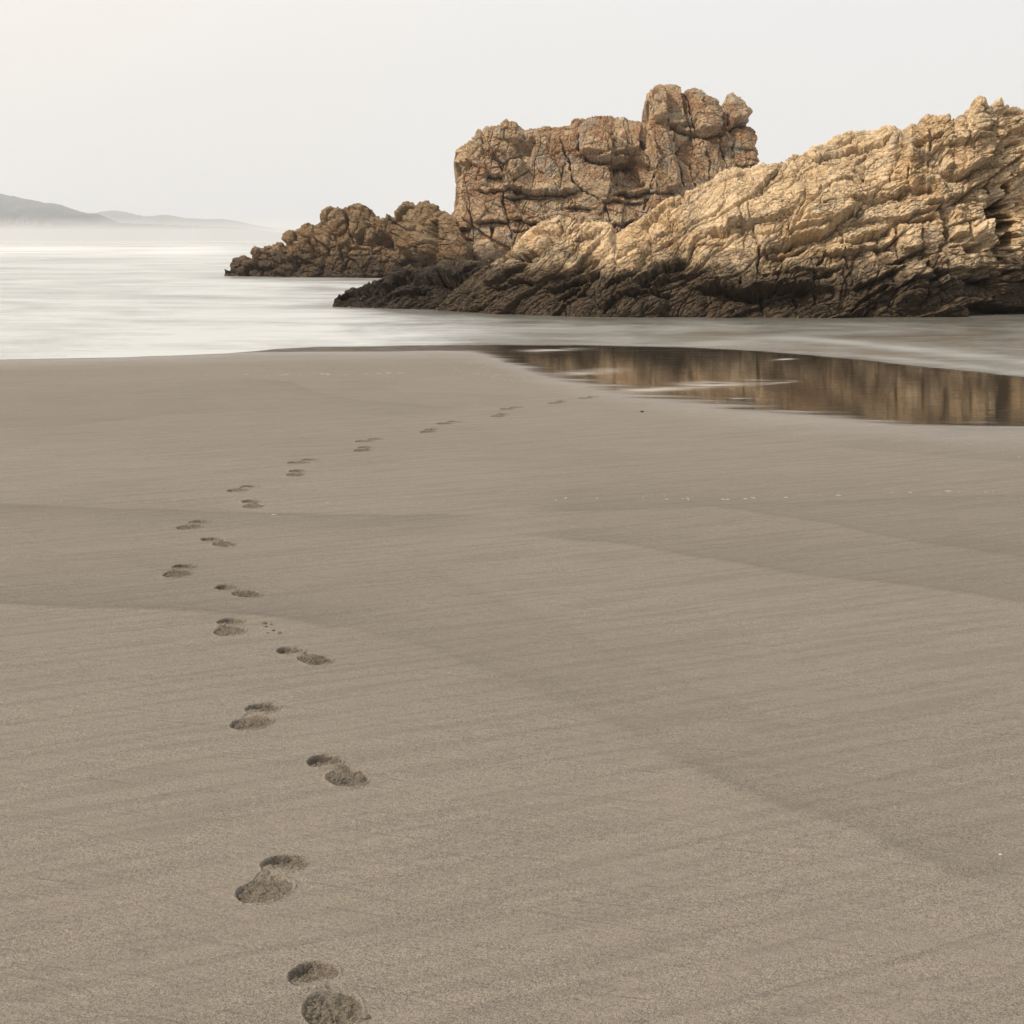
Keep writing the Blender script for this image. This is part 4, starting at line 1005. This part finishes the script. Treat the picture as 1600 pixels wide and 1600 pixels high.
# ------------------------------------------------------------------ far shore
def hill(pts, y, depth, seed, rough):
    n = 700
    us = np.linspace(pts[0][0], pts[-1][0], n)
    vs = np.interp(us, [p[0] for p in pts], [p[1] for p in pts])
    k_ = np.hanning(9); k_ /= k_.sum(); vs = np.convolve(np.pad(vs, 4, 'edge'), k_, 'valid')
    top = np.clip((HOR - vs) / FPX * y, 0.3, None)
    x = (us - 800) / FPX * y
    m = 60
    q = np.linspace(-1, 1, m)[:, None]
    X_ = np.repeat(x[None], m, 0); Y_ = y + q * depth * (0.6 + 0.4 * np.ones((1, n)))
    prof = np.cos(q * math.pi / 2) ** 1.2
    wob = fbm(X_ * 0.004, Y_ * 0.004, 4, seed)
    Z_ = top[None] * prof * (1 + 0.35 * wob * (1 - prof ** 3)) + rough * np.abs(fbm(X_ * 0.06, Y_ * 0.02, 3, seed + 5)) * np.clip(prof * 3, 0, 1) - 1.0
    return grid_mesh('hills', X_, Y_, Z_, M_HILL)
h1 = hill([(-900, 250), (-500, 240), (-200, 268), (-60, 292), (0, 301), (20, 305), (48, 311), (70, 315), (84, 316), (110, 325), (130, 330), (150, 333), (170, 342), (190, 350), (215, 358), (240, 366), (300, 373)], 2650, 260, 201, 3)
tag(h1, 'long hazy grey hill above the shore', 'hills', kind='structure')
h2 = hill([(100, 350), (135, 338), (160, 331), (180, 328), (200, 332), (225, 338), (245, 337), (262, 334.5), (285, 340), (320, 342), (345, 341.5), (370, 345), (400, 352), (430, 356), (462, 357), (500, 360), (560, 366), (640, 372)], 4600, 500, 211, 5)
tag(h2, 'farther paler ridge beyond the first hill', 'hills', kind='structure')
h3 = hill([(-900, 343), (-300, 342), (0, 341), (30, 343), (60, 342), (100, 346), (150, 348), (200, 347), (250, 349), (300, 351), (340, 352), (380, 354), (410, 358), (440, 364), (480, 371), (520, 374)], 2250, 130, 221, 4)
tag(h3, 'low coastal land strip in front of the hills', 'hills', kind='structure')

random.seed(3)
HORD = ['nearest', 'third', 'fourth', 'second', 'fifth', 'sixth', 'seventh', 'eighth', 'ninth', 'tenth', 'eleventh', 'twelfth', 'thirteenth']
HS = [(2, 344, 9, 'pale'), (9, 343, 7, 'pale'), (13, 346, 8, 'orange'), (4, 348, 6, 'orange'), (20, 340, 5, 'pale'), (28, 343, 6, 'pale'), (36, 343, 5, 'pale'), (44, 340, 5, 'pale'), (55, 345, 6, 'pale'),
      (73, 346, 6, 'pale'), (78, 347.5, 5, 'pale'), (110, 347, 5, 'pale'), (125, 347.5, 5, 'pale')]
for i, (u, v, wd, kd) in enumerate(HS):
    y = 2110 - 6 * (i % 3); x = (u - 800) / FPX * y; zt = (HOR - v) / FPX * y + EYE
    e_ = bpy.data.objects.new('house', None); COL.objects.link(e_)
    zb = zt - 4; e_.location = (x, y, zb)
    hw, hd, hh = wd * 0.34, 3.0, 2.6
    mesh_obj('wall', [(-hw, -hd, -2), (hw, -hd, -2), (hw, hd, -2), (-hw, hd, -2), (-hw, -hd, hh), (hw, -hd, hh), (hw, hd, hh), (-hw, hd, hh), (-hw, 0, hh + 2), (hw, 0, hh + 2)],
             [(0, 1, 5, 4), (1, 2, 6, 9, 5), (2, 3, 7, 6), (3, 0, 4, 8, 7), (0, 3, 2, 1)], M_HWALL if kd == 'pale' else M_HROOF, e_)
    mesh_obj('roof', [(-hw - .3, -hd - .4, hh - .2), (hw + .3, -hd - .4, hh - .2), (hw + .3, 0, hh + 2.2), (-hw - .3, 0, hh + 2.2), (hw + .3, hd + .4, hh - .2), (-hw - .3, hd + .4, hh - .2),
                      (-hw - .3, -hd - .4, hh + .1), (hw + .3, -hd - .4, hh + .1), (hw + .3, 0, hh + 2.5), (-hw - .3, 0, hh + 2.5), (hw + .3, hd + .4, hh + .1), (-hw - .3, hd + .4, hh + .1)],
             [(0, 1, 2, 3), (3, 2, 4, 5), (6, 7, 8, 9), (9, 8, 10, 11), (0, 1, 7, 6), (5, 4, 10, 11), (0, 3, 9, 6), (3, 5, 11, 9), (1, 2, 8, 7), (2, 4, 10, 8)], M_HROOF, e_)
    tag(e_, 'tiny hazy house with ' + ('cream' if kd == 'pale' else 'orange') + ' walls on the far shore, ' + HORD[i] + ' from the left frame edge', 'house', 'far houses under the hill')

# ------------------------------------------------------------------ small things on the sand
def lump(name, u, v, r, mat, seed, flat=0.6, label='', cat=''):
    x, y = ground(u, v); rng = random.Random(seed)
    import bmesh
    bm = bmesh.new(); bmesh.ops.create_icosphere(bm, subdivisions=2, radius=r)
    for vt in bm.verts:
        f = 1 + rng.uniform(-0.22, 0.22); vt.co = (vt.co.x * f * 1.15, vt.co.y * f, vt.co.z * f * flat)
    me = bpy.data.meshes.new(name); bm.to_mesh(me); bm.free(); me.materials.append(mat)
    o = bpy.data.objects.new(name, me); COL.objects.link(o)
    z = float(sand_z(np.array([[x]]), np.array([[y]]))[0, 0])
    o.location = (x, y, z + r * flat * 0.55)
    tag(o, label, cat)
    return o
lump('pebble', 1003, 643, 0.014, M_PEBBLE, 1, 0.6, 'lone dark pebble on bare sand below the pool', 'pebble')
cl = [(413, 973, .009, 'topmost'), (415.5, 978, .006, 'second highest'), (427, 984, .006, 'lowest middle'), (437, 988, .0065, 'rightmost'), (424, 974, .004, 'smallest upper'), (418, 988, .004, 'smallest lower')]
for i, (u, v, r, w_) in enumerate(cl):
    c_ = lump('sand_clod', u, v, r, M_CLOD, 20 + i, 0.7, 'small dark sand clod, ' + w_ + ' of the few right of the sixth print', 'sand clod'); c_['group'] = 'kicked up sand clods'
lump('sand_clod', 572, 1589, 0.007, M_CLOD, 40, 0.7, 'dark sand clod kicked out right of the nearest footprint', 'sand clod')['group'] = 'kicked up sand clods'
lump('shell_fragment', 1563, 1333, 0.0035, M_SHELL, 50, 0.5, 'tiny white shell fragment on bare sand at the right', 'shell')

def foam_flecks():
    rng = random.Random(5); V = []; Fc = []
    def blob(u, v, ru, rv):
        x, y = ground(u, v)
        wx = ru * y / FPX; wy = rv * y * y / (EYE * FPX)
        n = 9; z = float(sand_z(np.array([[x]]), np.array([[y]]))[0, 0])
        top = len(V); V.append((x, y, z + 0.006)); k0 = len(V)
        for i in range(n):
            a = 2 * math.pi * i / n; r = rng.uniform(0.5, 1.1)
            V.append((x + wx * r * math.cos(a), y + wy * r * math.sin(a), z + 0.0005))
        for i in range(n): Fc.append((top, k0 + i, k0 + (i + 1) % n))
    for _ in range(16):
        u = rng.uniform(820, 1560); blob(u, np.interp(u, [800, 1130, 1560], [783, 778, 765]) + rng.gauss(0, 1.5), rng.choice([1.2, 1.6, 2.2, 4.0]), 0.45)
    for u, ru in ((884, 4), (933, 4), (1042, 4), (1137, 5), (1165, 4), (1228, 4), (1310, 6), (1482, 8), (1422, 4), (428, 5)): blob(u, np.interp(u, [428, 884, 1137, 1482], [803, 778, 779, 767]), ru, 0.6)
    for _ in range(22): blob(rng.uniform(60, 700), 783 + rng.gauss(0, 3), rng.choice([1, 1.5, 2.2]), 0.4)
    for _ in range(34):
        u = rng.uniform(250, 720); blob(u, np.interp(u, [250, 720], [587, 581]) + rng.gauss(0, 1.0), rng.choice([1.5, 2, 3, 5]), 0.3)
    for _ in range(26): blob(rng.gauss(745, 22), rng.gauss(573, 9), rng.choice([1, 1.5, 2.5]), 0.3)
    for _ in range(30):
        u = rng.uniform(740, 860); blob(u, 583 + (u - 740) * 0.12 + rng.gauss(0, 4), rng.choice([1, 2]), 0.3)
    for _ in range(34):
        u = rng.uniform(1020, 1600); blob(u, np.interp(u, [1020, 1200, 1600], [642, 668, 706]) + rng.gauss(0, 6), rng.choice([0.7, 1.0, 1.6]), 0.35)
    return mesh_obj('foam_flecks', V, Fc, M_FOAMBIT)
tag(foam_flecks(), 'scattered white foam flecks left along the swash lines', 'foam flecks', kind='stuff')

# ------------------------------------------------------------------ air
def vol_box(name, x0, x1, y0, y1, z0, z1, dens, col, label):
    v = [(x0, y0, z0), (x1, y0, z0), (x1, y1, z0), (x0, y1, z0), (x0, y0, z1), (x1, y0, z1), (x1, y1, z1), (x0, y1, z1)]
    f = [(0, 3, 2, 1), (4, 5, 6, 7), (0, 1, 5, 4), (1, 2, 6, 5), (2, 3, 7, 6), (3, 0, 4, 7)]
    t = NT(name)
    pv = t.new('ShaderNodeVolumePrincipled')
    pv.inputs['Color'].default_value = (*col, 1); pv.inputs['Density'].default_value = dens; pv.inputs['Anisotropy'].default_value = 0.2
    t.l.new(pv.outputs[0], t.out.inputs['Volume'])
    o = mesh_obj(name, v, f, t.m)
    return tag(o, label, name, kind='stuff')
vol_box('haze', -9500, 9500, -200, 12500, -4.5, 420, 2.6e-4, (0.76, 0.79, 0.84), 'thin pale sea haze filling the air')
vol_box('sea_mist', -1600, 700, 900, 2050, -2.5, 14, 1.15e-3, (0.86, 0.86, 0.86), 'low mist bank lying on the far water')
